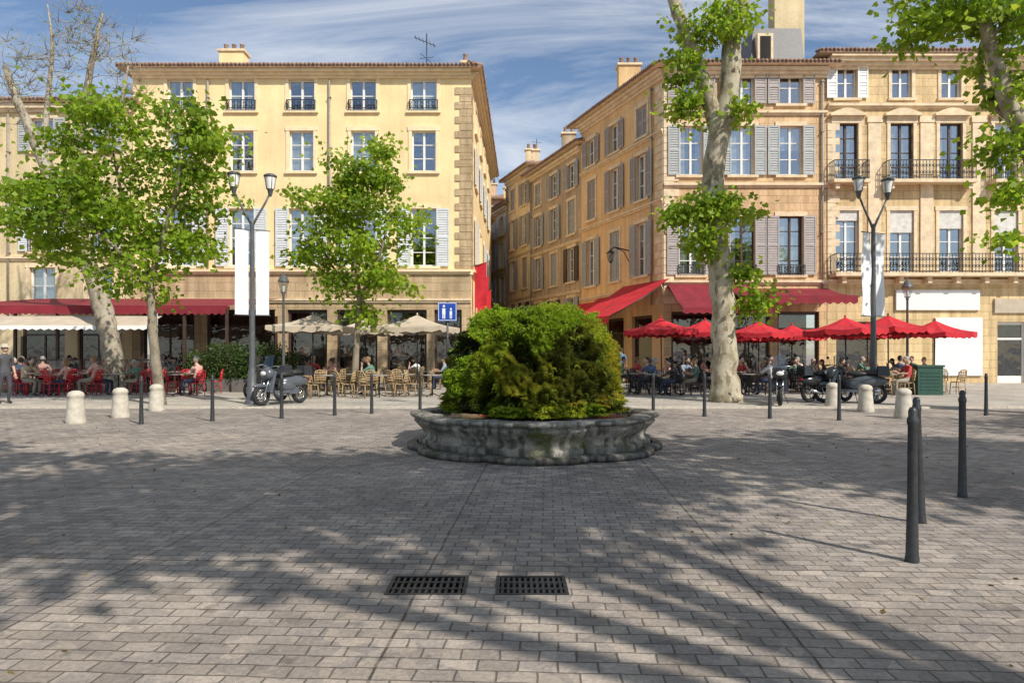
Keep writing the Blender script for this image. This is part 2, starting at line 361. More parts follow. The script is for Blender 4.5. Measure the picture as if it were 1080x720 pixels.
def facade(parent,name,loc,rot,W,z0,z1,ops,wm,dep=.35,back=True,trim=TRIM):
    b=B().mat(wm)
    R=[(o['x']-o['w']/2,o['x']+o['w']/2,o['z0'],o['z1']) for o in ops]
    xs=sorted(set([0,W]+[v for r in R for v in r[:2]])); zs=sorted(set([z0,z1]+[v for r in R for v in r[2:]]))
    for i in range(len(xs)-1):
        for j in range(len(zs)-1):
            cx=(xs[i]+xs[i+1])/2; cz=(zs[j]+zs[j+1])/2
            if any(r[0]<cx<r[1] and r[2]<cz<r[3] for r in R): continue
            b.quad((xs[i],0,zs[j]),(xs[i+1],0,zs[j]),(xs[i+1],0,zs[j+1]),(xs[i],0,zs[j+1]))
    for a,c,d,e in R:
        for q in (((a,0,d),(a,0,e),(a,dep,e),(a,dep,d)),((c,0,d),(c,dep,d),(c,dep,e),(c,0,e)),((a,0,e),(c,0,e),(c,dep,e),(a,dep,e)),((a,0,d),(a,dep,d),(c,dep,d),(c,0,d))): b.quad(*q)
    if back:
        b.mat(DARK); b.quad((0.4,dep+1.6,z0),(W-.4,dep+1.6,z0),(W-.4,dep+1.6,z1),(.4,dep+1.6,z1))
    b.obj(name,parent,loc,rot)
    w=B(); t=B().mat(trim)
    for o in ops:
        x,ww,a,c=o['x'],o['w'],o['z0'],o['z1']; k=o.get('k','win')
        xl=x-ww/2;xr=x+ww/2
        if k=='win':
            window(w,x,ww,a,c,o.get('rows',3),o.get('frame',WOOD_W))
            if o.get('sur',True):
                t.box(xl-.16,-.04,a,xl+.003,.01,c+.003); t.box(xr-.003,-.04,a,xr+.16,.01,c+.003); t.box(xl-.2,-.055,c-.003,xr+.2,.01,c+.2)
            t.box(xl-.2,-.12,a-.12,xr+.2,.2,a+.004)
            sh=o.get('sh')
            if sh:
                sw=ww/2+.02
                if o.get('closed'):
                    shutter(w,xl+.01,x-.005,a+.02,c-.02,sh,y=.04); shutter(w,x+.005,xr-.01,a+.02,c-.02,sh,y=.04)
                else:
                    shutter(w,xl-sw,xl-.01,a,c,sh,y=-.11); shutter(w,xr+.01,xr+sw,a,c,sh,y=-.11)
            if o.get('rail'): rail(w,xl-.05,xr+.05,-.17,a+.0,.85 if o['rail']==1 else .5,yb=0)
            if o.get('ped'):
                t.box(xl-.32,-.25,c+.32,xr+.32,.01,c+.42); t.box(xl-.2,-.1,c+.2,xr+.2,.01,c+.32)
                n=10; W2=ww/2+.32
                top=[(x-W2+2*W2*i/n, c+.42+.28*math.sin(math.pi*i/n)) for i in range(n+1)]
                for i in range(n):
                    (xa,za),(xb,zb)=top[i],top[i+1]
                    t.add([(xa,-.2,c+.42),(xb,-.2,c+.42),(xb,-.2,zb),(xa,-.2,za),(xa,0,za),(xb,0,zb)],[(0,1,2,3),(3,2,5,4)])
        elif k=='shop':
            fr=o.get('frame',WOOD_D); w.mat(fr)
            y=.22; w.box(xl,y-.05,a,xl+.12,y+.05,c); w.box(xr-.12,y-.05,a,xr,y+.05,c); w.box(xl+.12,y-.05,c-.15,xr-.12,y+.05,c); w.box(xl+.12,y-.05,c-.9,xr-.12,y+.05,c-.8)
            n=max(1,int(ww/1.1)); 
            for i in range(1,n):
                xx=xl+ww*i/n; w.box(xx-.04,y-.04,a,xx+.04,y+.04,c-.9)
            w.box(xl+.12,y-.04,a,xr-.12,y+.04,a+.35)
            w.mat(GLASS2); w.quad((xl+.12,y,a+.35),(xr-.12,y,a+.35),(xr-.12,y,c-.15),(xl+.12,y,c-.15))
            w.mat(INTER); w.quad((xl,1.5,a),(xr,1.5,a),(xr,1.5,c),(xl,1.5,c))
    if w.v: w.obj(name+'_windows',parent,loc,rot)
    return t
def quoins(t,x,z0,z1,side=1,h=.36,wa=.55,wb=.8):
    z=z0;i=0
    while z+h<z1:
        w=wa if i%2 else wb
        t.box(min(x,x+side*w),-.045,z+.012,max(x,x+side*w),.01,z+h-.012); z+=h;i+=1
def cornice(t,x0,x1,z,prof,ret=0):
    for (p,h) in prof:
        t.box(x0-ret*p,-p,z,x1+ret*p,.02,z+h-.001); z+=h
def roof(parent,name,poly,z,over=.5,rise=2.2,tiles=((0,1),),mat=TILE):
    cx=sum(p[0] for p in poly)/len(poly); cy=sum(p[1] for p in poly)/len(poly)
    n=len(poly); out=[]
    for i in range(n):
        p0=Vector((*poly[i-1],0));p1=Vector((*poly[i],0));p2=Vector((*poly[(i+1)%n],0))
        d1=(p1-p0).normalized();d2=(p2-p1).normalized(); n1=Vector((d1.y,-d1.x,0));n2=Vector((d2.y,-d2.x,0))
        bi=(n1+n2); bi=bi/max(.3,bi.dot(n1)); q=p1+bi*over; out.append((q.x,q.y))
    b=B().mat(TRIM)
    b.add([(x,y,z) for x,y in out],[tuple(range(n))[::-1]])
    b.mat(mat)
    b.add([(x,y,z) for x,y in out]+[(x,y,z+.1) for x,y in out],[(i,(i+1)%n,(i+1)%n+n,i+n) for i in range(n)])
    b.add([(x,y,z+.1) for x,y in out]+[(cx,cy,z+rise)],[(i,(i+1)%n,n) for i in range(n)])
    for (i,j) in tiles:
        a=Vector((*out[i],z+.12));c=Vector((*out[j],z+.12)); L=(c-a).length; d=(c-a)/L; inw=Vector((-d.y,d.x,0))
        k=.12
        while k<L-.1:
            p=a+d*k; q=random.uniform(-.015,.015); b.cyl(p-inw*(.06+q),p+inw*.7+Vector((0,0,.2)),.075,.075,n=7); k+=.2
    b.obj(name,parent)
def gutter_pipe(t,x,z0,z1):
    t.mat(PIPE); t.cyl((x,-.1,z0),(x,-.1,z1),.05,n=8); 
    for z in np.arange(z0+1,z1,2.5): t.box(x-.08,-.17,z,x+.08,.0,z+.05)
def chimney(b,x,y,z,w,d,h,pots=3,mat=W_E):
    b.mat(mat); b.box(x-w/2,y-d/2,z,x+w/2,y+d/2,z+h); b.mat(TRIM); b.box(x-w/2-.08,y-d/2-.08,z+h,x+w/2+.08,y+d/2+.08,z+h+.12)
    b.mat(TILE)
    for i in range(pots):
        xx=x-w/2+w*(i+.5)/pots; b.lathe([(.13,0),(.1,.35),(.14,.4),(.0,.42)],8,(xx,y,z+h+.12))
D0=34.0
HA=15.55
pA=empty('cream_apartment_building')
ax=X(140,D0); AW=X(497,D0)-ax; colsA=[X(p,D0)-ax for p in (190,255,318,383,447)]
ops=[]
for i,c in enumerate(colsA):
    ops.append(dict(x=c,w=1.3,z0=Z(117,D0),z1=Z(84,D0),rows=2,rail=2))
    ops.append(dict(x=c,w=1.2,z0=Z(181,D0),z1=Z(138,D0),rows=3))
    ops.append(dict(x=c,w=1.25,z0=Z(281,D0),z1=Z(220,D0),rows=4,sh=SH_W))
t=facade(pA,'upper_wall',(ax,D0,0),0,AW,5.5,HA,ops,W_A,trim=TRIMA)
t.mat(W_A2); quoins(t,AW,5.75,15.1,-1); t.mat(TRIMA)
cornice(t,0,AW,5.45,[(.1,.12),(.2,.12)]); cornice(t,0,AW,15.18,[(.12,.12),(.25,.12),(.4,.12)])
gutter_pipe(t,X(220,D0)-ax,5.7,15.1); gutter_pipe(t,X(348,D0)-ax,5.7,15.1)
t.obj('trim_stonework',pA,(ax,D0,0))
shops=[dict(x=X((a+b_)/2,D0)-ax,w=(b_-a)*D0/720,z0=.05,z1=3.7,k='shop') for a,b_ in ((150,205),(217,290),(303,345),(355,398),(408,450),(458,487))]
t=facade(pA,'ground_floor_wall',(ax,D0,0),0,AW,0,5.45,shops,W_A2)
cornice(t,0,AW,4.05,[(.08,.1),(.14,.1)]); t.obj('ground_floor_trim',pA,(ax,D0,0))
sl=math.hypot(.38,20); sr=math.atan2(20,.38)
ops=[]
for c in (3,7,11,15):
    ops+= [dict(x=c,w=1.1,z0=13.3,z1=14.7,rows=2),dict(x=c,w=1.1,z0=10.4,z1=12.4,sh=SH_W),dict(x=c,w=1.1,z0=6.2,z1=8.6,sh=SH_W,closed=c==7)]
t=facade(pA,'side_wall',(X(497,D0),D0,0),sr,sl,0,HA,ops,W_A,trim=TRIMA)
t.mat(W_A2); quoins(t,0,5.75,15.1,1); t.mat(TRIMA); cornice(t,0,sl,5.45,[(.1,.12),(.2,.12)]); cornice(t,0,sl,15.18,[(.12,.12),(.25,.12),(.4,.12)])
t.obj('side_trim',pA,(X(497,D0),D0,0),sr)
roof(pA,'tiled_roof',[(ax,34),(ax+AW,34),(-1.65,54),(ax,54)],HA+.01,.55,2.0,((0,1),(1,2)))
b=B(); chimney(b,X(247,37),37,15.7,1.3,.8,2.0,3,W_A); chimney(b,X(490,36),36.6,15.6,.35,.35,1.4,1,W_A2)
b.mat(IRON); 
xx=X(450,38)
b.cyl((xx,38,15.9),(xx,38,19.3),.03,n=5); b.cyl((xx-.7,38,19.1),(xx+.5,38,18.6),.02,n=4)
for k in range(6): b.cyl((xx-.6+k*.2,37.7,19.06-k*.083),(xx-.6+k*.2,38.3,19.06-k*.083),.014,n=4)
b.cyl((xx-.4,38,17.9),(xx+.4,38,18.0),.015,n=4); b.cyl((xx-.35,38,18.2),(xx+.35,38,17.6),.015,n=4)
b.obj('chimneys_and_aerial',pA)
for d_,zt_ in ((34.5,5.9),(36.4,5.4),(39,4.9)):
    b=B().mat(IRON); b.cyl((0,0,0),(.85,-.1,.25),.02,n=6); b.mat(RED); vs=[];fs=[]
    for i in range(9):
        for k in range(4): vs.append((.12+k*.2,-.02-.02*k+.07*math.sin(i*.8+k*1.5),.05+k*.06-i*.27))
    for i in range(8):
        for k in range(3): fs.append((i*4+k,i*4+k+1,(i+1)*4+k+1,(i+1)*4+k))
    b.add(vs,fs,True); b.obj('hanging_red_flag',None,(X(497,D0)+(d_-34)*.019+.02,d_,zt_))
# --- E
pE=empty('pale_town_house')
ex=X(-420,D0); EW=ax-.02-ex; ops=[]
for p in (-380,-310,-240,-170,-100,-30,45,105):
    c=X(p,D0)-ex
    ops+= [dict(x=c,w=1.15,z0=Z(160,D0),z1=Z(125,D0),rows=2,sh=SH_G),dict(x=c,w=1.15,z0=Z(265,D0),z1=Z(212,D0),rows=3,rail=1,sh=SH_W if p%2 else None),dict(x=c,w=1.3,z0=Z(320,D0),z1=Z(282,D0),rows=2),dict(x=c,w=2.2,z0=.05,z1=3.3,k='shop')]
t=facade(pE,'front_wall',(ex,D0,0),0,EW,0,13.9,ops,W_E)
cornice(t,0,EW,Z(275,D0),[(.08,.1),(.15,.1)]); cornice(t,0,EW,13.5,[(.15,.15),(.3,.2)]); gutter_pipe(t,X(10,D0)-ex,3,13.4)
t.obj('trim_stonework',pE,(ex,D0,0))
roof(pE,'tiled_roof',[(ex,34),(ax-.02,34),(ax-.02,48),(ex,48)],13.92,.45,2.4,((0,1),))
# --- C
HC=15.7
pC=empty('ochre_corner_building')
cx0=X(700,D0); CW=X(872,D0)-cx0; ops=[]
for i,p in enumerate((729,783,834)):
    c=X(p,D0)-cx0
    ops+= [dict(x=c,w=1.15,z0=Z(110,D0),z1=Z(74,D0),rows=2,sh=SH_B,frame=WOOD_W),
           dict(x=c,w=1.15,z0=Z(185,D0),z1=Z(133,D0),rows=3,sh=SH_G),
           dict(x=c,w=1.2,z0=Z(290,D0),z1=Z(228,D0),rows=4,sh=SH_B,rail=2,frame=WOOD_D if i else WOOD_W)]
ops+=[dict(x=X((a+b_)/2,D0)-cx0,w=(b_-a)*D0/720,z0=.05,z1=3.6,k='shop') for a,b_ in ((708,755),(763,812),(820,864))]
t=facade(pC,'front_wall',(cx0,D0,0),0,CW,0,HC,ops,W_C)
for z in (Z(120,D0),Z(196,D0),Z(298,D0)): cornice(t,0,CW,z-.1,[(.08,.1),(.16,.12)])
cornice(t,0,CW,15.2,[(.1,.15),(.22,.15),(.35,.18)]); quoins(t,0,4,15.1,1,.38,.5,.75)
gutter_pipe(t,CW-.25,4,15.1)
t.obj('trim_stonework',pC,(cx0,D0,0))
side=[(cx0,34.0),(4.33,42.7),(1.4,50.6),(-.38,55.4),(-2.1,60.0),(-3.6,64.5)]
def sideloc(i):
    a=side[i];c=side[i+1]; dx=a[0]-c[0];dy=a[1]-c[1]; return (c[0],c[1],0),math.atan2(dy,dx),math.hypot(dx,dy)
l,r,L=sideloc(0); ops=[]
for c in (1.4,4.3,7.2):
    ops+= [dict(x=c,w=1.05,z0=12.9,z1=14.5,rows=2,sh=SH_B,closed=c>7),dict(x=c,w=1.05,z0=9.6,z1=12.0,rows=3,sh=SH_B,closed=c<2),dict(x=c,w=1.1,z0=5.6,z1=8.4,rows=3,sh=SH_G,closed=3<c<5),
           dict(x=c,w=2.0,z0=.05,z1=3.5,k='shop')]
t=facade(pC,'side_wall',l,r,L,0,HC,ops,W_Cs)
for z in (12.5,9.05,4.75): cornice(t,0,L,z,[(.08,.1),(.15,.1)])
cornice(t,0,L,15.2,[(.1,.15),(.22,.15),(.35,.18)]); quoins(t,L,4,15.1,-1,.38,.5,.75); gutter_pipe(t,L-1.0,4,15.1)
t.obj('side_trim',pC,l,r)
roof(pC,'tiled_roof',[(cx0,34),(cx0+CW,34),(cx0+CW,42.7),(4.33,42.7)],HC+.02,.6,1.6,((0,1),(3,0)))
b=B(); b.mat(ZINC); mx0=X(788,35.5); mx1=X(845,35.5)
b.add([(mx0,35.0,16.0),(mx1,35.0,16.0),(mx1,39,16.0),(mx0,39,16.0),(mx0+.3,35.5,18.4),(mx1,35.5,18.4),(mx1,39,18.4),(mx0+.3,39,18.4)],[(0,1,5,4),(1,2,6,5),(2,3,7,6),(3,0,4,7),(4,5,6,7)])
b.mat(TRIM); b.box(mx0+.35,34.95,16.3,mx0+1.15,35.4,17.9); b.mat(DARK); b.box(mx0+.48,34.93,16.45,mx0+1.02,34.949,17.75)
chimney(b,X(829,36),36,15.9,1.55,.9,4.6,4,W_E); chimney(b,X(663,38),38,15.9,1.2,.7,1.5,3,W_Cs); chimney(b,X(692,37),37.6,16.0,.6,.5,.9,1,W_Cs)
b.obj('attic_and_chimneys',pC)
b=B().mat(IRON); M=Matrix.Translation(l)@Matrix.Rotation(r,4,'Z'); b.M=M
b.tube([(5.9,0,7.1),(5.9,-.9,7.25),(5.9,-1.15,7.1)],.035,6); b.tube([(5.9,0,6.5),(5.9,-.35,7.05),(5.9,-.8,7.2)],.025,5)
b.lathe([(0,.05),(.17,-.1),(.22,-.12),(.22,-.16)],6,(5.9,-1.15,7.08)); b.lathe([(.1,-.62),(.03,-.7)],6,(5.9,-1.15,7.08))
for k in range(6):
    a=k*math.pi/3; b.cyl((5.9+.2*math.cos(a),-1.15+.2*math.sin(a),6.92),(5.9+.1*math.cos(a),-1.15+.1*math.sin(a),6.46),.014,n=4)
b.mat(GLASS2); b.lathe([(.18,-.16),(.095,-.62)],6,(5.9,-1.15,7.08),smooth=False)
b.obj('wall_lantern')
for i,(nm,wm,h,sh) in enumerate((('brown_street_house',W_F,14.6,SH_G),('buff_street_house',W_G,15.4,SH_B),('ochre_street_house',W_H,13.6,SH_W),('pink_street_house',W_I,15.0,SH_G))):
    p=empty(nm); l,r,L=sideloc(i+1); ops=[]
    n=3 if L>6 else 2
    for k in range(n):
        c=L*(k+.5)/n
        for j,(a,e) in enumerate(((.83,.94),(.63,.78),(.42,.57),(.24,.35))):
            ops.append(dict(x=c,w=1.05,z0=h*a,z1=h*e,rows=3,sh=sh if (j+k)%4 else WOOD_D if j else sh,closed=(j+k)%3==0))
        ops.append(dict(x=c,w=1.7,z0=.05,z1=3.0,k='shop'))
    t=facade(p,'front_wall',l,r,L,0,h,ops,wm)
    for z in (h*.6,h*.38,3.4): cornice(t,0,L,z-.2,[(.07,.1),(.12,.08)])
    cornice(t,0,L,h-.45,[(.12,.15),(.25,.2)]); gutter_pipe(t,.2,3,h-.5)
    t.obj('trim_stonework',p,l,r)
    a=side[i+1];c=side[i+2]
    b=B().mat(wm); b.quad((a[0],a[1],9),(a[0]+9,a[1],9),(a[0]+9,a[1],h),(a[0],a[1],h)); b.obj('party_wall',p)
    roof(p,'tiled_roof',[a,(a[0]+9,a[1]),(a[0]+9,c[1]),c],h+.03,.5-.02*i,1.4,((3,0),))
    b=B(); chimney(b,(a[0]+c[0])/2+1.0,(a[1]+c[1])/2,h+.2,.9,.6,1.6,2,wm)
    chimney(b,a[0]+.7-.3*i,a[1]+1.2,h+.2,.5,.5,1.2,1,wm); b.mat(IRON); b.cyl((a[0]+.5,a[1]+2,h),(a[0]+.5,a[1]+2,h+2.6),.025,n=4); b.cyl((a[0]+.1,a[1]+2,h+2.4),(a[0]+.9,a[1]+2,h+2.3),.015,n=4); b.obj('chimneys',p)
p=empty('street_end_house'); ops=[]
for c in (3,6,9): ops+=[dict(x=c,w=1.05,z0=z,z1=z+1.9,sh=SH_W) for z in (4,7,10)]
t=facade(p,'front_wall',(-10,68,0),0,12,0,13.6,ops,W_H); cornice(t,0,12,13.2,[(.15,.3)]); t.obj('trim_stonework',p,(-10,68,0))
roof(p,'tiled_roof',[(-10,68),(2,68),(2,76),(-10,76)],13.63,.5,1.5,((0,1),))
p=empty('narrow_street_house'); ops=[]
for c in (1.5,4.5): ops+=[dict(x=c,w=1.0,z0=z,z1=z+1.8,sh=SH_G) for z in (4.2,7.4)]
rr=math.atan2(7.5,-1.4)
t=facade(p,'front_wall',(-1.8,54.1,0),rr,7.6,0,12.0,ops,W_G); cornice(t,0,7.6,11.6,[(.15,.3)]); t.obj('trim_stonework',p,(-1.8,54.1,0),rr)
roof(p,'tiled_roof',[(-9,54.12),(-1.8,54.12),(-3.2,61.6),(-9,61.6)],12.03,.45,1.5,((1,2),))
# --- D
HD=16.25
pD=empty('tan_stone_building')
dx0=cx0+CW+.02; DW=18.0; ops=[]; cols=[X(q,D0)-dx0 for q in (893,951,1003,1061,1118,1175,1230)]
for i,c in enumerate(cols):
    ops+= [dict(x=c,w=1.0,z0=Z(104,D0),z1=Z(70,D0),rows=2,sh=WOOD_W if i in (0,) else None),
           dict(x=c,w=1.15,z0=Z(191,D0),z1=Z(130,D0),rows=4,ped=True,frame=WOOD_D if i!=3 else WOOD_W),
           dict(x=c,w=1.2,z0=Z(287,D0),z1=Z(222,D0),rows=4,frame=WOOD_W)]
gf=[(882,925),(1052,1083),(1105,1150),(1175,1220)]
ops+=[dict(x=X((a+b_)/2,D0)-dx0,w=(b_-a)*D0/720,z0=.05,z1=3.1,k='shop',frame=WOOD_W if a>1000 else WOOD_D) for a,b_ in gf]
t=facade(pD,'front_wall',(dx0,D0,0),0,DW,0,HD,ops,W_D)
cornice(t,0,DW,Z(115,D0),[(.1,.1),(.2,.14)])
cornice(t,0,DW,Z(300,D0),[(.1,.12),(.18,.12)]); cornice(t,0,DW,15.62,[(.1,.15),(.25,.16),(.42,.18),(.55,.13)])
for i in range(len(cols)-1):
    xm=(cols[i]+cols[i+1])/2; t.box(xm-.32,-.06,5.3,xm+.32,.01,13.1)
    t.box(xm-.38,-.1,13.0,xm+.38,.01,13.3)
quoins(t,0,5.4,13.2,1,.36,.4,.6)
t.box(.1,-.75,Z(290.5,D0)-.1,DW,-.0,Z(290.5,D0)+.06)
for x in np.arange(.6,DW,1.4): t.box(x-.1,-.55,Z(290.5,D0)-.42,x+.1,.01,Z(290.5,D0)-.1)
zb=Z(192.5,D0)
BAL=((cols[0]-.9,cols[0]+.9),(cols[1]-.95,cols[2]+.95),(cols[3]-.9,cols[3]+.9),(cols[4]-.95,cols[5]+.95))
for a,c in BAL:
    t.box(a,-.6,zb-.12,c,0,zb+.04)
    for x in (a+.25,c-.25): t.box(x-.1,-.45,zb-.4,x+.1,.01,zb-.12)
t.obj('trim_stonework',pD,(dx0,D0,0))
b=B(); rail(b,.15,DW-.1,-.7,Z(290.5,D0)+.06,.95,yb=0,sp=.16,fancy=True)
for a,c in BAL: rail(b,a+.05,c-.05,-.55,zb+.04,.95,yb=0,sp=.16,fancy=True)
for i,c in enumerate(cols):
    b.mat(CURT); q=(.5,1.1,.9,1.4,.6,1,.8)[i]; b.box(c-.58,.05,Z(222,D0)-q,c+.58,.09,Z(222,D0)-.003)
b.obj('balcony_railings',pD,(dx0,D0,0))
b=B().mat(WHITE); b.box(X(944,D0)-dx0,-.12,Z(327,D0),X(1032,D0)-dx0,-.0,Z(306,D0)); b.box(X(985,D0)-dx0,-.1,Z(396,D0),X(1035,D0)-dx0,-.0,Z(335,D0))
b.mat(BEIGE); b.box(X(1048,D0)-dx0,-.1,Z(330,D0),X(1085,D0)-dx0,0,Z(315,D0)); b.obj('shop_panels',pD,(dx0,D0,0))
roof(pD,'tiled_roof',[(dx0,34),(dx0+DW,34),(dx0+DW,48),(dx0,48)],HD+.01,.62,2.2,((0,1),))
b=B(); chimney(b,X(1045,38),38,16.6,1.4,.8,1.6,3,W_D); b.obj('chimneys',pD)
# ------------------------------------------------------------------ awnings
def awning(b,x0,x1,z1,z0,out,mat,val=.28,n=None):
    b.mat(mat); n=n or max(4,int((x1-x0)/.35))
    m_=10; top=[];
    for i in range(m_+1):
        x=x0+(x1-x0)*i/m_
        for k in range(4):
            u=k/3; top.append((x,-.03-u*(out-.03),z1+(z0-z1)*u-.10*math.sin(math.pi*u)-(.03 if i%2 else 0)*math.sin(math.pi*min(1,u*1.0))))
    fs=[]
    for i in range(m_):
        for k in range(3): fs.append((i*4+k,i*4+k+1,(i+1)*4+k+1,(i+1)*4+k))
    b.add(top,fs,False)
    for k in range(n):
        a=x0+(x1-x0)*k/n;c=x0+(x1-x0)*(k+1)/n; m=(a+c)/2
        b.add([(a,-out,z0),(c,-out,z0),(c,-out-.01,z0-val*.75),(m,-out-.02,z0-val),(a,-out-.01,z0-val*.75)],[(0,4,3,2,1)])
    b.mat(STEEL)
    for x in (x0+.02,x1-.02,(x0+x1)/2): b.cyl((x,-.05,z1-.2),(x,-out+.02,z0-.06),.025,n=5)
l,r,L=sideloc(0)
for (a,c,z1,z0,o) in ((5.3,9.9,5.2,3.3,3.4),(2.4,5.1,4.8,3.1,2.6),(-.3,2.2,4.6,3.1,2.2)):
    b=B(); awning(b,a,c,z1,z0,o,RED,.35); b.obj('red_awning',None,l,r)
b=B(); awning(b,.2,X(790,D0)-cx0,5.0,3.6,3.0,RED2); b.obj('burgundy_awning',None,(cx0,D0,0))
b=B(); awning(b,X(785,31)-0,X(905,31),4.75,4.15,3.0,RED2,.4); ba=b.obj('burgundy_awning',None,(0,34,0))
l2,r2,L2=sideloc(1)
b=B(); awning(b,.5,6,4.2,3.0,1.6,RED,.3); b.obj('red_awning',None,l2,r2)
b=B(); tx0=X(-80,27);tx1=X(236,27)
b.mat(RED2)
zt=Z(325,27); 
b.box(tx0,27.2,zt,tx1,27.6,zt+.12)
b.add([(tx0,27.2,zt+.1),(tx1,27.2,zt+.1),(tx1,33.6,zt+.9),(tx0,33.6,zt+.9)],[(0,1,2,3)])
n=44
for k in range(n):
    a=tx0+(tx1-tx0)*k/n;c=tx0+(tx1-tx0)*(k+1)/n;m=(a+c)/2
    b.add([(a,27.19,zt+.1),(c,27.19,zt+.1),(c,27.17,zt-.18),(m,27.16,zt-.26),(a,27.17,zt-.18)],[(0,4,3,2,1)])
b.mat(BEIGE); b.add([(tx0,26.0,zt-.72),(tx1-2.5,26.0,zt-.72),(tx1-2.5,27.15,zt-.3),(tx0,27.15,zt-.3)],[(0,1,2,3)])
b.mat(WHITE); 
for k in range(30):
    a=tx0+(tx1-2.5-tx0)*k/30;c=tx0+(tx1-2.5-tx0)*(k+1)/30; m=(a+c)/2
    b.add([(a,26.0,zt-.72),(c,26.0,zt-.72),(c,25.99,zt-.84),(m,25.98,zt-.9),(a,25.99,zt-.84)],[(0,4,3,2,1)])
b.mat(WOOD_D)
x=tx0
while x<tx1: b.box(x-.05,27.25,.05,x+.05,27.35,zt); x+=(tx1-tx0)/7.001
b.box(tx1-.06,33,.05,tx1+.04,33.1,zt)
b.obj('terrace_pavilion')
def umbrella_mesh(mat,R=1.5,n=8,h=2.6,val=.2):
    b=B().mat(STEEL); b.cyl((0,0,0),(0,0,h+.42),.025,n=8); b.mat(POT); b.lathe([(.0,.09),(.28,.08),(.3,.0)],12)
    b.mat(mat)
    for s_,dz in ((1,0),(-1,-.02)):
        for i in range(n):
            a0=2*math.pi*i/n+math.pi/n;a1=a0+2*math.pi/n
            vs=[];Q=5
            for q in range(Q+1):
                u=q/Q; rr0=.02+(R-.02)*u; z=h+.46*(1-u)-.09*math.sin(math.pi*u)+dz
                for k in range(5):
                    w=k/4; p=Vector((math.cos(a0)*rr0,math.sin(a0)*rr0,0)).lerp(Vector((math.cos(a1)*rr0,math.sin(a1)*rr0,0)),w)
                    sag=.06*u*math.sin(math.pi*w); vs.append((p.x,p.y,z-sag))
            b.add(vs,[(q*5+k,(q+1)*5+k,(q+1)*5+k+1,q*5+k+1) for q in range(Q) for k in range(4)],False)
    for i in range(n):
        a0=2*math.pi*i/n+math.pi/n;a1=a0+2*math.pi/n; p0=Vector((R*math.cos(a0),R*math.sin(a0),h));p1=Vector((R*math.cos(a1),R*math.sin(a1),h))
        for k in range(4):
            u0,u1=k/4,(k+1)/4
            q0=p0.lerp(p1,u0)-Vector((0,0,.06*math.sin(math.pi*u0)));q1=p0.lerp(p1,u1)-Vector((0,0,.06*math.sin(math.pi*u1)));qm=(q0+q1)/2
            b.add([q0,q1,q1-Vector((0,0,val*.7)),qm-Vector((0,0,val)),q0-Vector((0,0,val*.7))],[(0,4,3,2,1)])
        b.mat(STEEL); b.cyl((0,0,h-.25),p0*.98+Vector((0,0,.02)),.01,n=4); b.mat(mat)
    b.ell((0,0,h+.5),(.04,.04,.06),6,4)
    return b.mesh('parasol')
UR=umbrella_mesh(RED,1.5,8,2.35,.22); UB=umbrella_mesh(BEIGE,1.9,4,2.5,.22)
for px_,d in ((698,27),(742,29.5),(800,27.5),(790,31),(835,30),(893,24.5),(937,26.5),(985,28),(915,30)):
    o=place(UR,'red_parasol',(X(px_,d),d,.05),random.uniform(0,.7),scale=(random.uniform(.92,1.05),)*3); o.rotation_euler[0]=random.uniform(-.04,.04)
for px_,d in ((330,26),(440,26.5),(385,30)):
    place(UB,'beige_parasol',(X(px_,d),d,.05),random.uniform(-.2,.2))
# ------------------------------------------------------------------ furniture
def chair_mesh(mat,name):
    b=B().mat(mat)
    b.lathe([(0,.45),(.2,.45),(.215,.44),(.2,.425),(0,.42)],14)
    for sx,sy in ((-.15,-.15),(.15,-.15),(-.16,.16),(.16,.16)): b.cyl((sx*1.15,sy*1.15,0),(sx,sy,.43),.016,n=6)
    pts=[(-.2,.1,.44),(-.21,.18,.7),(-.15,.23,.86),(0,.25,.9),(.15,.23,.86),(.21,.18,.7),(.2,.1,.44)]
    b.tube(pts,.02,6)
    for z in (.55,.63,.71,.79): b.tube([(-.19,.17,z),(0,.23,z+.01),(.19,.17,z)],.025,5)
    for x in (-.1,0,.1): b.cyl((x,.17,.45),(x,.235,.87),.014,n=5)
    b.ring((0,0,.25),.17,.01,axis='z',n=12,m=4)
    return b.mesh(name)
def table_mesh():
    b=B().mat(TABLE); b.lathe([(0,.75),(.34,.75),(.35,.735),(.34,.72),(0,.72)],20); b.mat(IRON); b.cyl((0,0,.04),(0,0,.72),.028,n=8)
    for k in range(3):
        a=k*2.094; b.tube([(0,0,.12),(.15*math.cos(a),.15*math.sin(a),.06),(.27*math.cos(a),.27*math.sin(a),.015)],.018,5)
    b.mat(WHITE); b.lathe([(0,.752),(.06,.752),(.065,.76)],10,(.1,.1,0)); b.mat(GLASS2); b.lathe([(.03,.752),(.035,.87)],8,(-.1,.05,0))
    return b.mesh('cafe_table')
CH1=chair_mesh(RATTAN,'cafe_chair'); CH2=chair_mesh(REDCH,'red_cafe_chair'); CH3=chair_mesh(IRON,'dark_cafe_chair'); TB=table_mesh()
PM={}
def pm(col,kind):
    k=(col,kind)
    if k not in PM: PM[k]=plain('%s_%d'%(kind,len(PM)),col,.75 if kind!='skin' else .5,var=.1,scale=12)
    return PM[k]
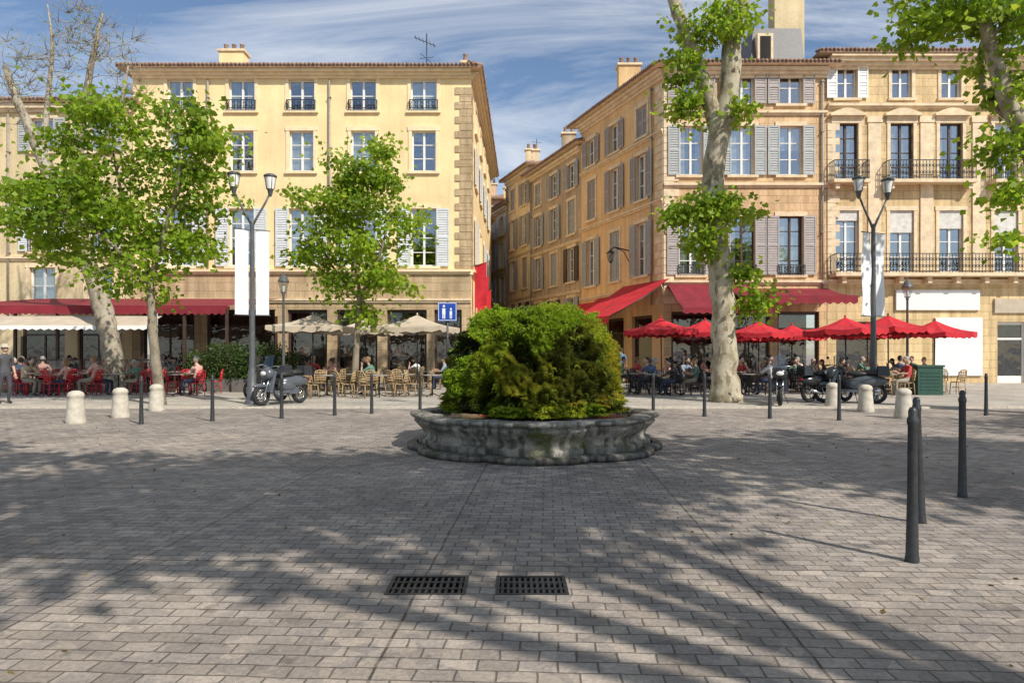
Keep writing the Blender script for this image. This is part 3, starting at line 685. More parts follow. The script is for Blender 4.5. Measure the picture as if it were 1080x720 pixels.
def skin_pose(pose):
    if pose=='stand':
        J=dict(pel=(0,0,.96,.135),sp=(0,.01,1.14,.125),ch=(0,.01,1.34,.15),nk=(0,.01,1.47,.06),hd=(0,-.01,1.56,.055),
         lh=(.1,0,.89,.1),lk=(.11,-.06,.5,.065),la=(.11,.03,.1,.042),lt=(.12,-.13,.045,.04),
         rh=(-.1,0,.89,.1),rk=(-.11,.02,.5,.065),ra=(-.12,.12,.12,.042),rt=(-.13,-.04,.045,.04),
         ls=(.19,.01,1.4,.062),le=(.24,.05,1.13,.045),lw=(.25,-.05,.89,.03),rs=(-.19,.01,1.4,.062),re=(-.24,.03,1.13,.045),rw=(-.25,-.1,.91,.03))
    elif pose=='sit':
        J=dict(pel=(0,.02,.56,.14),sp=(0,.05,.74,.125),ch=(0,.03,.95,.15),nk=(0,.0,1.08,.06),hd=(0,-.03,1.17,.055),
         lh=(.1,-.05,.54,.1),lk=(.13,-.45,.52,.068),la=(.12,-.42,.1,.042),lt=(.13,-.57,.045,.04),
         rh=(-.1,-.05,.54,.1),rk=(-.13,-.45,.52,.068),ra=(-.15,-.36,.1,.042),rt=(-.16,-.51,.045,.04),
         ls=(.19,.03,1.01,.062),le=(.25,-.1,.78,.045),lw=(.14,-.34,.79,.03),rs=(-.19,.03,1.01,.062),re=(-.26,-.08,.78,.045),rw=(-.12,-.3,.84,.03))
    else:
        J=dict(pel=(0,.04,.56,.14),sp=(0,.02,.74,.125),ch=(.02,-.06,.94,.15),nk=(.03,-.12,1.06,.06),hd=(.03,-.17,1.14,.055),
         lh=(.1,-.04,.54,.1),lk=(.1,-.45,.54,.068),la=(.0,-.5,.14,.042),lt=(-.02,-.64,.1,.04),
         rh=(-.1,-.04,.54,.1),rk=(-.1,-.44,.53,.068),ra=(-.1,-.36,.1,.042),rt=(-.11,-.51,.045,.04),
         ls=(.2,-.06,1.0,.062),le=(.24,-.34,.8,.045),lw=(.1,-.36,1.03,.03),rs=(-.16,-.04,1.0,.062),re=(-.24,-.22,.79,.045),rw=(-.05,-.4,.8,.03))
    names=list(J); E=[('pel','sp','t'),('sp','ch','t'),('ch','nk','t'),('nk','hd','s'),('pel','lh','p'),('lh','lk','p'),('lk','la','p'),('la','lt','f'),('pel','rh','p'),('rh','rk','p'),('rk','ra','p'),('ra','rt','f'),('ch','ls','t'),('ls','le','t'),('le','lw','s'),('ch','rs','t'),('rs','re','t'),('re','rw','s')]
    me=bpy.data.meshes.new('sk'); me.from_pydata([J[n][:3] for n in names],[(names.index(a),names.index(c)) for a,c,_ in E],[])
    o=bpy.data.objects.new('sk',me); S.collection.objects.link(o); md=o.modifiers.new('s','SKIN')
    if not me.skin_vertices:
        bpy.context.view_layer.objects.active=o; bpy.ops.mesh.customdata_skin_add()
    for i,n in enumerate(names): me.skin_vertices[0].data[i].radius=(J[n][3],J[n][3]*(.72 if n in('pel','sp','ch') else 1)); me.skin_vertices[0].data[i].use_root=(i==0)
    o.modifiers.new('u','SUBSURF').levels=1
    dg=bpy.context.evaluated_depsgraph_get(); ev=o.evaluated_get(dg).to_mesh()
    vs=[tuple(v.co) for v in ev.vertices]; fs=[tuple(p.vertices) for p in ev.polygons]; idx=[]
    for f in fs:
        c=sum((Vector(vs[i]) for i in f),Vector())/len(f); best=None
        for a,e,k in E:
            A=Vector(J[a][:3]);Bv=Vector(J[e][:3]); ab=Bv-A; tt=max(0,min(1,(c-A).dot(ab)/ab.length_squared)); d=(c-(A+ab*tt)).length-(J[a][3]*(1-tt)+J[e][3]*tt)
            if best is None or d<best[0]: best=(d,k)
        idx.append(dict(t=1,s=0,p=2,f=3)[best[1]])
    bpy.data.objects.remove(o); return J,vs,fs,idx
POSES={k:skin_pose(k) for k in ('stand','sit','lean')}
def person(pose,loc,rot,shirt,trous,hair=(.05,.03,.02),skin=(.5,.32,.23),scale=1.0,name='seated_person',hat=None,long=False):
    J,vs,fs,idx=POSES[pose]; b=B()
    sk=pm(skin,'skin'); sh=pm(shirt,'shirt'); tr=pm(trous,'trousers'); so=pm((.03,.025,.02),'shoes'); ha=pm(hair,'hair')
    b.mats=[sk,sh,tr,so,ha]; b.add(vs,fs,True,idx)
    hx,hy,hz,_=J['hd']; c=(hx,hy-.01,hz+.08); b.cur=0
    def hf(d):
        q=1.0
        if d.z<-.3: q-=.12*(-d.z-.3)
        if d.y<-.9 and abs(d.x)<.3 and -.35<d.z<.2: q+=.14
        if d.y<-.5 and abs(d.z-.05)<.15 and .2<abs(d.x)<.6: q-=.05
        return q
    b.ell(c,(.077,.098,.12),16,12,hf)
    for s_ in(-1,1): b.ell((c[0]+s_*.08,c[1]+.01,c[2]-.01),(.012,.025,.035),6,5)
    b.cur=3
    for s_ in(-1,1): b.ell((c[0]+s_*.031,c[1]-.088,c[2]+.01),(.012,.008,.007),6,4)
    b.mat(pm((.35,.12,.1),'lips')); b.ell((c[0],c[1]-.09,c[2]-.055),(.025,.008,.008),6,4)
    b.cur=4; b.ell((c[0],c[1]+.02,c[2]+.03),(.087,.1,.112),14,10,lambda d:1.0 if (d.z>-.1 or d.y>0) else .8)
    if long: b.ell((c[0],c[1]+.06,c[2]-.08),(.08,.06,.15),10,7)
    if hat: b.mat(pm(hat,'hat')); b.lathe([(.0,.15),(.07,.15),(.09,.07),(.16,.06),(.16,.05)],14,c)
    b.cur=0
    for w,e in (('lw','le'),('rw','re')):
        A=Vector(J[w][:3]);d=(A-Vector(J[e][:3])).normalized(); s_=d.cross(Vector((0,1,.3))).normalized(); u=d.cross(s_)
        b.tube([A-d*.01,A+d*.05,A+d*.09],[.028,.036,.03],7)
        for k,(o,ln) in enumerate(((-.028,.07),(-.01,.082),(.01,.078),(.028,.06))):
            p0=A+d*.085+s_*o; b.tube([p0,p0+d*ln*.5+u*.008,p0+d*ln+u*.025],[.0095,.009,.007],5)
        p0=A+d*.03-s_*.03; b.tube([p0,p0+d*.03-s_*.02,p0+d*.065-s_*.022],[.011,.01,.008],5)
    b.obj(name,None,loc,rot).scale=(scale,)*3
tones=[(.5,.32,.23),(.42,.26,.18),(.55,.36,.27)]
shirts=[(.6,.6,.58),(.08,.12,.22),(.45,.05,.05),(.03,.03,.035),(.25,.3,.36),(.55,.45,.3),(.1,.2,.15),(.62,.35,.3)]
hairs=[(.05,.03,.02),(.02,.015,.012),(.22,.13,.06),(.3,.28,.26)]
rnd=random.Random(11)
def cafe_set(px_,d,ch,people=1,z=.05):
    x=X(px_,d); a0=rnd.uniform(0,6.28); place(TB,'cafe_table',(x,d,z),a0)
    n=rnd.choice((2,3,3)); a0=rnd.choice((0,.4,-.3,3.0))
    for k in range(n):
        a=a0+k*2*math.pi/n; cx_=x+.72*math.cos(a); cy_=d+.72*math.sin(a); rot=a-math.pi/2
        place(ch,ch.name.split('.')[0],(cx_,cy_,z),rot)
        if k<people:
            person(rnd.choice(('sit','lean')),(cx_,cy_,z-.03),rot,rnd.choice(shirts),rnd.choice([(.03,.04,.08),(.05,.05,.05),(.3,.26,.2)]),rnd.choice(hairs),rnd.choice(tones),rnd.uniform(.95,1.04),long=rnd.random()<.4)
for px_,d,n in ((28,25,2),(50,27.5,2),(78,24.3,1),(100,27.5,2),(125,24.6,3),(145,27.3,1),(20,29.5,2),(185,27.5,1),(205,25,0),(90,30,2),(60,31,2),(0,26.5,2),(165,30,2),(48,24,2),(190,24.2,1)): cafe_set(px_,d,CH2,n)
for px_,d,n in ((318,24,0),(345,23.2,0),(372,24.5,1),(400,23.2,0),(428,24.3,0),(456,23.4,0),(335,27,2),(400,27.5,1),(450,28,1),(365,29,1),(425,30,1)): cafe_set(px_,d,CH1,n)
for px_,d,n in ((665,25,1),(688,27.5,2),(712,24.5,2),(735,27,2),(790,24.5,2),(800,28,2),(850,26.5,2),(700,30,2),(760,29.5,2),(830,29,2),(690,24.2,1),(675,29,2)): cafe_set(px_,d,CH3,n)
for px_,d,n in ((905,26,2),(935,24.3,2),(962,27.5,2),(990,25.5,0),(925,29,2),(870,28,2),(950,30,1)): cafe_set(px_,d,CH1,n)
person('stand',(X(5,20.2),20.2,.03),rad(60),(.07,.07,.08),(.05,.05,.06),(.1,.08,.06),hat=(.5,.45,.35),name='standing_man')
person('stand',(X(318,28),28,.03),rad(20),(.03,.03,.035),(.03,.03,.03),name='standing_waiter',scale=.98)
person('stand',(X(722,29),29,.03),rad(-100),(.5,.5,.5),(.06,.07,.12),name='standing_woman',long=True,scale=.93)
person('stand',(X(655,33),33,.03),rad(170),(.1,.2,.3),(.3,.27,.2),name='standing_man')
# ------------------------------------------------------------------ street furniture
def slim_bollard(tall=1.05,r=.035):
    b=B().mat(STEEL); b.lathe([(r*1.5,0),(r*1.5,.03),(r*1.35,.05),(r*1.2,.3),(r*1.1,.5),(r,tall-.14),(r*1.2,tall-.12),(r*1.2,tall-.09),(r*.9,tall-.07),(r*.95,tall-.03),(r*.6,tall-.005),(0,tall)],16); return b.mesh('steel_bollard')
SB=slim_bollard()
for px_,by in ((149,447),(224,444),(297,441),(353,438),(392,436),(443,434),(652,434),(689,437),(743,439),(812,441),(885,443),(1040,438)):
    d=CAMH*720/(by-372); place(SB,'steel_bollard',(X(px_,d),d,0),0)
FB=slim_bollard(1.15,.033)
for px_,by,tl in ((962,592,.004),(971,551,-.035),(1015,524,.0)):
    d=CAMH*720/(by-372); place(FB,'black_bollard',(X(px_,d),d,0),(0,tl,0))
b=B().mat(STONEB); b.lathe([(.2,0),(.21,.05),(.195,.12),(.165,.5),(.155,.56),(.17,.58),(.17,.63),(.14,.68),(.07,.715),(0,.72)],20); STB=b.mesh('stone_bollard')
for px_,by in ((80,446),(127,440),(165,433),(878,430),(913,434),(953,441)):
    d=CAMH*720/(by-372); place(STB,'stone_bollard',(X(px_,d),d,0),0)
def big_lamp():
    b=B().mat(LAMPG); H=5.3
    b.lathe([(.2,0),(.2,.1),(.15,.14),(.13,.9),(.1,1.0),(.085,1.1),(.075,3),(.06,H),(.065,H+.05),(.0,H+.08)],14)
    for s_ in (-1,1):
        b.tube([(0,0,H-.1),(s_*.12,0,H+.15),(s_*.36,0,H+.6),(s_*.47,0,H+.85)],[.04,.035,.03,.03],8)
        b.lathe([(.03,.8),(.06,.86),(.08,.98),(.11,1.02)],14,(s_*.5,0,H)); b.mat(WHITE); b.lathe([(.1,1.02),(.16,1.36)],14,(s_*.5,0,H)); b.mat(LAMPG)
        b.lathe([(.165,1.36),(.19,1.38),(.19,1.42),(.1,1.47),(0,1.48)],14,(s_*.5,0,H))
        for k in range(4):
            a=k*1.571+.4; b.cyl((s_*.5+.11*math.cos(a),.11*math.sin(a),H+1.02),(s_*.5+.17*math.cos(a),.17*math.sin(a),H+1.37),.01,n=4)
    for z in (5.1,2.6): b.cyl((-.5,-.1,z),(.5,.1,z),.015,n=5)
    b.mat(BANNER)
    for s_ in (-1,1):
        vs=[];fs=[]; n=12
        for i in range(n+1):
            z=2.62+2.46*i/n
            for k in range(4):
                u=.1+.36*k/3; vs.append((s_*u,s_*u*.2+.03*math.sin(i*.7+k),z))
        for i in range(n):
            for k in range(3): fs.append((i*4+k,i*4+k+1,(i+1)*4+k+1,(i+1)*4+k))
        b.add(vs,fs,True)
    return b.mesh('street_lamp')
BL=big_lamp()
place(BL,'street_lamp',(X(266,20),20,.05),rad(15)); place(BL,'street_lamp',(X(921,20.5),20.5,.05),rad(12))
def small_lamp():
    b=B().mat(LAMPG); b.lathe([(.14,0),(.14,.3),(.08,.4),(.05,.6),(.04,3.5),(.06,3.55),(.04,3.6)],12)
    b.lathe([(.1,3.6),(.11,3.63)],10); b.lathe([(.21,4.0),(.12,4.18),(.04,4.25),(.02,4.35),(0,4.36)],10)
    b.mat(GLASS2); b.lathe([(.1,3.63),(.2,4.0)],10); b.mat(WHITE); b.lathe([(.04,3.63),(.05,3.85),(0,3.9)],8); return b.mesh('small_street_lamp')
SL=small_lamp()
for px_,d in ((299,24),(957,26)): place(SL,'small_street_lamp',(X(px_,d),d,.05),0)
b=B().mat(STEEL); b.cyl((0,0,0),(0,0,2.95),.03,n=10); b.mat(BLUE); b.box(-.27,-.06,2.4,.27,-.035,2.93); b.mat(WHITE)
for q in ((-.255,-.063,2.415,.255,-.0605,2.43),(-.255,-.063,2.9,.255,-.0605,2.915),(-.255,-.063,2.43,-.24,-.0605,2.9),(.24,-.063,2.43,.255,-.0605,2.9)): b.box(*q)
for sx,s_ in ((-.1,1),(.1,.75)):
    b.ell((sx,-.062,2.49+.33*s_),(.03*s_+.005,.004,.035),8,6); b.box(sx-.045*s_,-.065,2.47+.13*s_,sx+.045*s_,-.0605,2.47+.29*s_)
    b.box(sx-.04*s_,-.065,2.47,sx-.008,-.0605,2.47+.13*s_); b.box(sx+.008,-.065,2.47,sx+.04*s_,-.0605,2.47+.13*s_)
b.obj('pedestrian_sign',None,(X(472,19.4),19.4,.05))
def scooter(paint):
    b=B()
    for x in (-.62,.66):
        b.mat(RUBBER); b.ring((x,0,.27),.215,.055,n=24,m=8); b.mat(CHROME); b.ring((x,0,.27),.165,.012,n=20,m=5); b.cyl((x,-.05,.27),(x,.05,.27),.05,n=10)
        for k in range(5):
            a=k*1.2566; b.cyl((x,0,.27),(x+.165*math.cos(a),0,.27+.165*math.sin(a)),.014,n=5)
    b.mat(paint)
    b.ell((-.42,0,.6),(.5,.17,.17),14,10); b.ell((-.2,0,.5),(.3,.16,.2),12,8)
    b.cbox((.1,0,.34),(.5,.3,.07)); b.cbox((-.3,0,.36),(.4,.22,.18))
    R=Matrix.Rotation(rad(-20),3,'Y'); b.cbox((.42,0,.62),(.09,.42,.58),R,.75); b.ell((.46,0,.82),(.16,.2,.17),12,8)
    b.ell((.68,0,.5),(.26,.08,.08),12,6,lambda d:1 if d.z>-.1 else .6)
    b.mat(SEATM); b.ell((-.18,0,.8),(.3,.15,.08),12,8); b.ell((-.55,0,.84),(.28,.14,.08),12,8)
    b.mat(CHROME); b.cyl((.62,.07,.27),(.45,.07,.75),.02,n=6); b.cyl((.62,-.07,.27),(.45,-.07,.75),.02,n=6)
    b.tube([(.3,-.36,1.0),(.38,-.2,1.02),(.42,0,.98),(.38,.2,1.02),(.3,.36,1.0)],.016,6); b.mat(RUBBER)
    for s_ in (-1,1): b.cyl((.3,s_*.37,1.0),(.34,s_*.25,1.015),.022,n=7); b.cyl((.37,s_*.25,1.02),(.37,s_*.32,1.2),.007,n=4); b.ell((.37,s_*.34,1.22),(.015,.06,.04),8,6)
    b.mat(GLASS2); b.add([(.46,-.18,.95),(.46,.18,.95),(.36,.15,1.3),(.36,-.15,1.3)],[(0,1,2,3)])
    b.mat(WHITE); b.ell((.6,0,.83),(.04,.1,.06),10,6)
    b.mat(CHROME); b.tube([(-.1,-.14,.25),(-.4,-.17,.26),(-.75,-.18,.36)],[.025,.04,.045],8)
    b.mat(REDCH); b.ell((-.91,0,.64),(.03,.09,.04),8,5)
    b.mat(PAINTB); b.cbox((-.78,0,.88),(.3,.34,.26),None,.85); b.cbox((-.8,0,.42),(.02,.18,.14)); b.cyl((-.1,.1,.3),(-.15,.22,.02),.012,n=5)
    return b.mesh('motor_scooter')
SC1=scooter(PAINTB); SC2=scooter(PAINTG)
for me_,px_,d,a in ((SC2,297,19.8,240),(SC1,822,19.9,250),(SC1,872,20.8,20),(SC2,897,20.3,160),(SC1,280,21.5,150)):
    place(me_,'motor_scooter',(X(px_,d),d,.055),rad(a),scale=(1.1,1.1,1.1))
def planter(px_,d,w=1.0,h=.9,seed=1):
    b=B().mat(POT); b.cbox((0,0,.25),(w,.45,.5),None,1.03); b.mat(DARK); b.cbox((0,0,.49),(w*.95,.4,.03))
    e=empty('planted_hedge',(X(px_,d),d,.05)); b.obj('planter_box',e)
    n=1800; P=rng.uniform(-1,1,(n,3)); P*= [w*.55,.3,h/2]; P+=rng.normal(size=(n,3))*.07; P[:,2]+=.5+h/2
    place(leaves_mesh('hedge_leaves',P,rng.normal(size=(n,3))+[0,0,.4],rng.uniform(.05,.1,n),np.c_[rng.random(n),rng.random(n)*.3],LEAFD),'hedge_leaves',parent=e)
for k,(p_,d) in enumerate(((213,27),(236,26.4),(262,26.2),(284,26.6),(300,27.2),(250,28))): planter(p_,d,1.1,1.0+.3*(k%2))
b=B().mat(GREEN_M); b.cbox((0,0,.5),(.9,.5,1.0)); b.cbox((0,0,1.03),(.98,.58,.07)); 
for k in range(6): b.cbox((0,-.26,.2+k*.12),(.7,.02,.03))
b.obj('utility_cabinet',None,(X(977,24.5),24.5,.05))
for x_ in (10,60,110,160):
    b=B().mat(WOOD_D); w_=1.7
    for q in ((0,-.02,0,.05,.02,1.25),(w_-.05,-.02,0,w_,.02,1.25),(.05,-.02,1.2,w_-.05,.02,1.25),(.05,-.02,0,w_-.05,.02,.3)): b.box(*q)
    b.mat(GLASS2); b.quad((.05,0,.3),(w_-.05,0,.3),(w_-.05,0,1.2),(.05,0,1.2)); b.obj('terrace_screen',None,(X(x_,25.9)-.8,25.9,.05))
# ------------------------------------------------------------------ fountain
def mossmat():
    m,nt,bs=new_mat('moss'); tc=N(nt,'ShaderNodeTexCoord')
    at=N(nt,'ShaderNodeAttribute'); at.attribute_name='tint'; sp=N(nt,'ShaderNodeSeparateColor'); nt.links.new(at.outputs['Color'],sp.inputs[0])
    c=mixc(nt,MDK,MLT,sp.outputs[0]); c=mixc(nt,c,MYE,sp.outputs[1])
    s,f=noise_col(nt,tc.outputs['Object'],16,((.3,.3,.3),(1.15,1.1,1.0)),detail=8,rough=.75,pos=(.35,.62)); c=mixc(nt,c,s,1.0,'MULTIPLY')
    nt.links.new(c,bs.inputs['Base Color']); bs.inputs['Roughness'].default_value=.95; bs.inputs['Specular IOR Level'].default_value=.1
    n=N(nt,'ShaderNodeTexNoise'); n.inputs['Scale'].default_value=24; n.inputs['Detail'].default_value=9; n.inputs['Roughness'].default_value=.75; nt.links.new(tc.outputs['Object'],n.inputs['Vector']); bump(nt,bs,n.outputs[0],1,.08); return m
MOSS=mossmat()
def wetstone():
    m,nt,bs=new_mat('fountain_stone'); tc=N(nt,'ShaderNodeTexCoord'); o=tc.outputs['Object']
    c,f=noise_col(nt,o,3,((.2,.185,.155),(.46,.43,.37)),detail=8,rough=.7)
    mp=N(nt,'ShaderNodeMapping'); mp.inputs['Scale'].default_value=(3,3,.4); nt.links.new(o,mp.inputs[0])
    s,f2=noise_col(nt,mp.outputs[0],2.6,((.25,.25,.22),(1,1,1)),pos=(.4,.58)); c=mixc(nt,c,s,1.0,'MULTIPLY')
    g,f4=noise_col(nt,o,1.7,((0,0,0),(1,1,1)),pos=(.56,.68)); c=mixc(nt,c,(.09,.10,.03),g)
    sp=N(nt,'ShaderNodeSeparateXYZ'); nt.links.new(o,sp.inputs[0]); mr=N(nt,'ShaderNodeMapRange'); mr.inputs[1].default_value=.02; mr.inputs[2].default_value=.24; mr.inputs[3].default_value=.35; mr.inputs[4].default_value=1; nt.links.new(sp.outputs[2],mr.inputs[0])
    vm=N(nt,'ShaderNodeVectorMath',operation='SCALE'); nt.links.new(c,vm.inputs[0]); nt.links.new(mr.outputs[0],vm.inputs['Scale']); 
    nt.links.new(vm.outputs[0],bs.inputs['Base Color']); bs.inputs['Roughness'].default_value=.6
    fi=N(nt,'ShaderNodeTexNoise'); fi.inputs['Scale'].default_value=30; fi.inputs['Detail'].default_value=8; nt.links.new(o,fi.inputs[0]); bump(nt,bs,fi.outputs[0],.7,.03); return m
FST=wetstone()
m,nt,bs=new_mat('fountain_water'); bs.inputs['Base Color'].default_value=(.02,.03,.02,1); bs.inputs['Roughness'].default_value=.15
n=N(nt,'ShaderNodeTexNoise'); n.inputs['Scale'].default_value=9; bump(nt,bs,n.outputs[0],.4,.03); WATER=m
FX,FY=X(563.5,11.45),11.45
F=empty('mossy_fountain',(FX,FY,0))
def lobe(a,r,z):
    c=abs(math.cos(4*(a+math.pi/2)))**.45
    return r*(.91+.09*c)+.006*math.sin(a*23+z*9)
b=B().mat(FST)
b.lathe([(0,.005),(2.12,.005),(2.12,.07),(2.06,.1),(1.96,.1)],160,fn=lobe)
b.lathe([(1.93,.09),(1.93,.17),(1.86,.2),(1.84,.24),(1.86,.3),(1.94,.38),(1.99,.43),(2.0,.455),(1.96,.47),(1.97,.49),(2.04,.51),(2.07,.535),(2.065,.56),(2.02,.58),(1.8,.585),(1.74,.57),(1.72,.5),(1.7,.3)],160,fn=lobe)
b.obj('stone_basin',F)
b=B().mat(WATER); b.lathe([(0,.5),(1.75,.5)],80,fn=lobe); b.obj('water',F)
mr_=np.random.default_rng(21)
NL=150
LD=mr_.normal(size=(NL,3)); LD/=np.linalg.norm(LD,axis=1)[:,None]; LD[:,2]=np.where(LD[:,2]<-.55,-LD[:,2],LD[:,2]); LD/=np.linalg.norm(LD,axis=1)[:,None]
LR=mr_.uniform(.13,.42,NL); LA=LR*mr_.uniform(.45,.85,NL)
LB=np.clip(.42+.36*LD[:,2]-.32*LD[:,0]+mr_.normal(0,.27,NL),.04,1.0)  # lump tint: random, plus sunlit top and left side painted into the colour
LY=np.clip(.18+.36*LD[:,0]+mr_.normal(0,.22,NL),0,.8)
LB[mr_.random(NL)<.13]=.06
def nfun(A,k,off):
    return np.array([noise.noise(Vector((p[0]*k+off,p[1]*k,p[2]*k*.75))) for p in A])
def mound(Dm):
    Dm=np.asarray(Dm,float); q=Dm*np.array([1,1,.7]); lq=LD*np.array([1,1,.7])
    wob=np.c_[nfun(Dm,5,1),nfun(Dm,5,7),nfun(Dm,5,13)]*.07; q=q+wob
    dist=np.sqrt(((q[:,None,:]-lq[None])**2).sum(2))
    h=LA[None]*np.sqrt(np.clip(1-(dist/LR[None])**2,0,None)); k=h.argmax(1); bul=h.max(1)
    n1=nfun(Dm,1.5,4);n2=np.abs(nfun(Dm,5.5,2));n3=np.abs(nfun(Dm,12,3));n4=nfun(Dm,27,5);hole=nfun(Dm,3.1,9)
    hl=np.clip((hole-.18)/.25,0,1)
    s=.80+bul*.75+.13*n1+.15*n2+.12*n3+.05*n4-.13*hl
    sx=np.sqrt(Dm[:,0]**2+Dm[:,1]**2)+1e-6; cz=Dm[:,2]
    ex=sx**.64; ex=np.where(cz<0,1.0,ex); ez=np.sign(cz)*np.abs(cz)**.88
    R=1.35*s*ex; rz=np.where(cz>0,1.36,.55)
    P=np.c_[R*Dm[:,0]/sx,R*Dm[:,1]/sx*.95,.95+rz*ez*np.where(cz>0,.35+.65*s,1)]
    lum=np.clip((bul-.02)/.14,0,1)*(1-.85*hl)*np.clip(.5+2.2*n2+2.0*n3+.8*n4,0.1,1.3)  # tint factor: shade of creases and holes painted into the moss colour
    return P,lum,k
nu,nv=360,200
th=np.clip(np.linspace(0,math.pi*.72,nv+1),.002,None); ph=np.linspace(0,2*math.pi,nu,endpoint=False)
Dm=np.array([(math.sin(t)*math.cos(p),math.sin(t)*math.sin(p),math.cos(t)) for t in th for p in ph])
P,lum,kk=mound(Dm)
fs=[(i*nu+k,(i+1)*nu+k,(i+1)*nu+(k+1)%nu,i*nu+(k+1)%nu) for i in range(nv) for k in range(nu)]
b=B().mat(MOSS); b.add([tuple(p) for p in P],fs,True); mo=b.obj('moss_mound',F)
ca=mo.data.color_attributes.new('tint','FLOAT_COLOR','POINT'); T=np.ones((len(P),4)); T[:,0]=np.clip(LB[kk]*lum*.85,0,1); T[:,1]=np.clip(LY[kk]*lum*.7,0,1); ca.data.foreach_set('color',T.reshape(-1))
n=85000
Dr=mr_.normal(size=(n,3)); Dr/=np.linalg.norm(Dr,axis=1)[:,None]; Dr=Dr[Dr[:,2]>-.6]; n=len(Dr)
P,lum,kk=mound(Dr)
keep=mr_.random(n)<np.clip(.1+.9*lum,0,1); P=P[keep];Dr=Dr[keep];lum=lum[keep];kk=kk[keep]; n=len(P)
out=Dr.copy(); out[:,2]*=.6
lush=(LB[kk]>.6)
P=P+out*np.abs(mr_.normal(0,1,n)*np.where(lush,.022,.008))[:,None]
dirs=out*.9+mr_.normal(0,.5,(n,3)); dirs[:,2]+=np.where(P[:,2]>2.0,.3,-.6)
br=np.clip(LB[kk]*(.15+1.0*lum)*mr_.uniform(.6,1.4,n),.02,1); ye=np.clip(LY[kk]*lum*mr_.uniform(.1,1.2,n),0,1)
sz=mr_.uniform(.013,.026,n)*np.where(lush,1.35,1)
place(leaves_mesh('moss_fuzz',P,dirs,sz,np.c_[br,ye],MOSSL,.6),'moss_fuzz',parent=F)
rr_=random.Random(5); C=[];Dd=[];Sz=[];T=[]; D0_=[]
while len(D0_)<240:
    a=rr_.uniform(0,6.283); ct=rr_.uniform(-.3,1); st=math.sqrt(1-ct*ct)
    if st*math.cos(a)>.3 and rr_.random()<.6: continue
    D0_.append((st*math.cos(a),st*math.sin(a),ct))
PP,lu,_k=mound(np.array(D0_))
for p,l_ in zip(PP,lu):
    p=Vector(p); o=Vector((p.x,p.y,(p.z-1.0))).normalized()
    side_=o.cross(Vector((0,0,1))); side_=side_.normalized() if side_.length>.01 else Vector((1,0,0)); bb=rr_.uniform(.35,1)
    for f_ in range(rr_.choice((2,3,4))):
        L_f=rr_.uniform(.07,.15); dr=(o+side_*rr_.gauss(0,.8)+Vector((0,0,rr_.gauss(.25 if p.z>2 else .0,.3)))).normalized()
        for k in range(10):
            u=k/9; q=p+dr*L_f*u+Vector((0,0,-.8*L_f*u*u))
            for s_ in(-1,1):
                C.append(tuple(q)); Dd.append(tuple(side_*s_+dr*.5+Vector((0,0,-.2)))); Sz.append(.032*(1-.6*u)); T.append((bb,rr_.uniform(0,.4)))
place(leaves_mesh('ferns',C,Dd,Sz,T,MOSSL,.6),'ferns',parent=F)
n=420; C=np.c_[rng.uniform(-9,9,n),rng.uniform(3,18,n),rng.uniform(.004,.01,n)]; D_=np.c_[rng.normal(size=(n,2)),rng.uniform(0,.15,n)]
DRY=leafmat('dry_leaf',(.07,.045,.02),(.22,.15,.06),(.3,.26,.08),.1)
place(leaves_mesh('fallen_leaves',C,D_,rng.uniform(.015,.045,n),np.c_[rng.random(n),rng.random(n)*.4],DRY),'fallen_leaves')
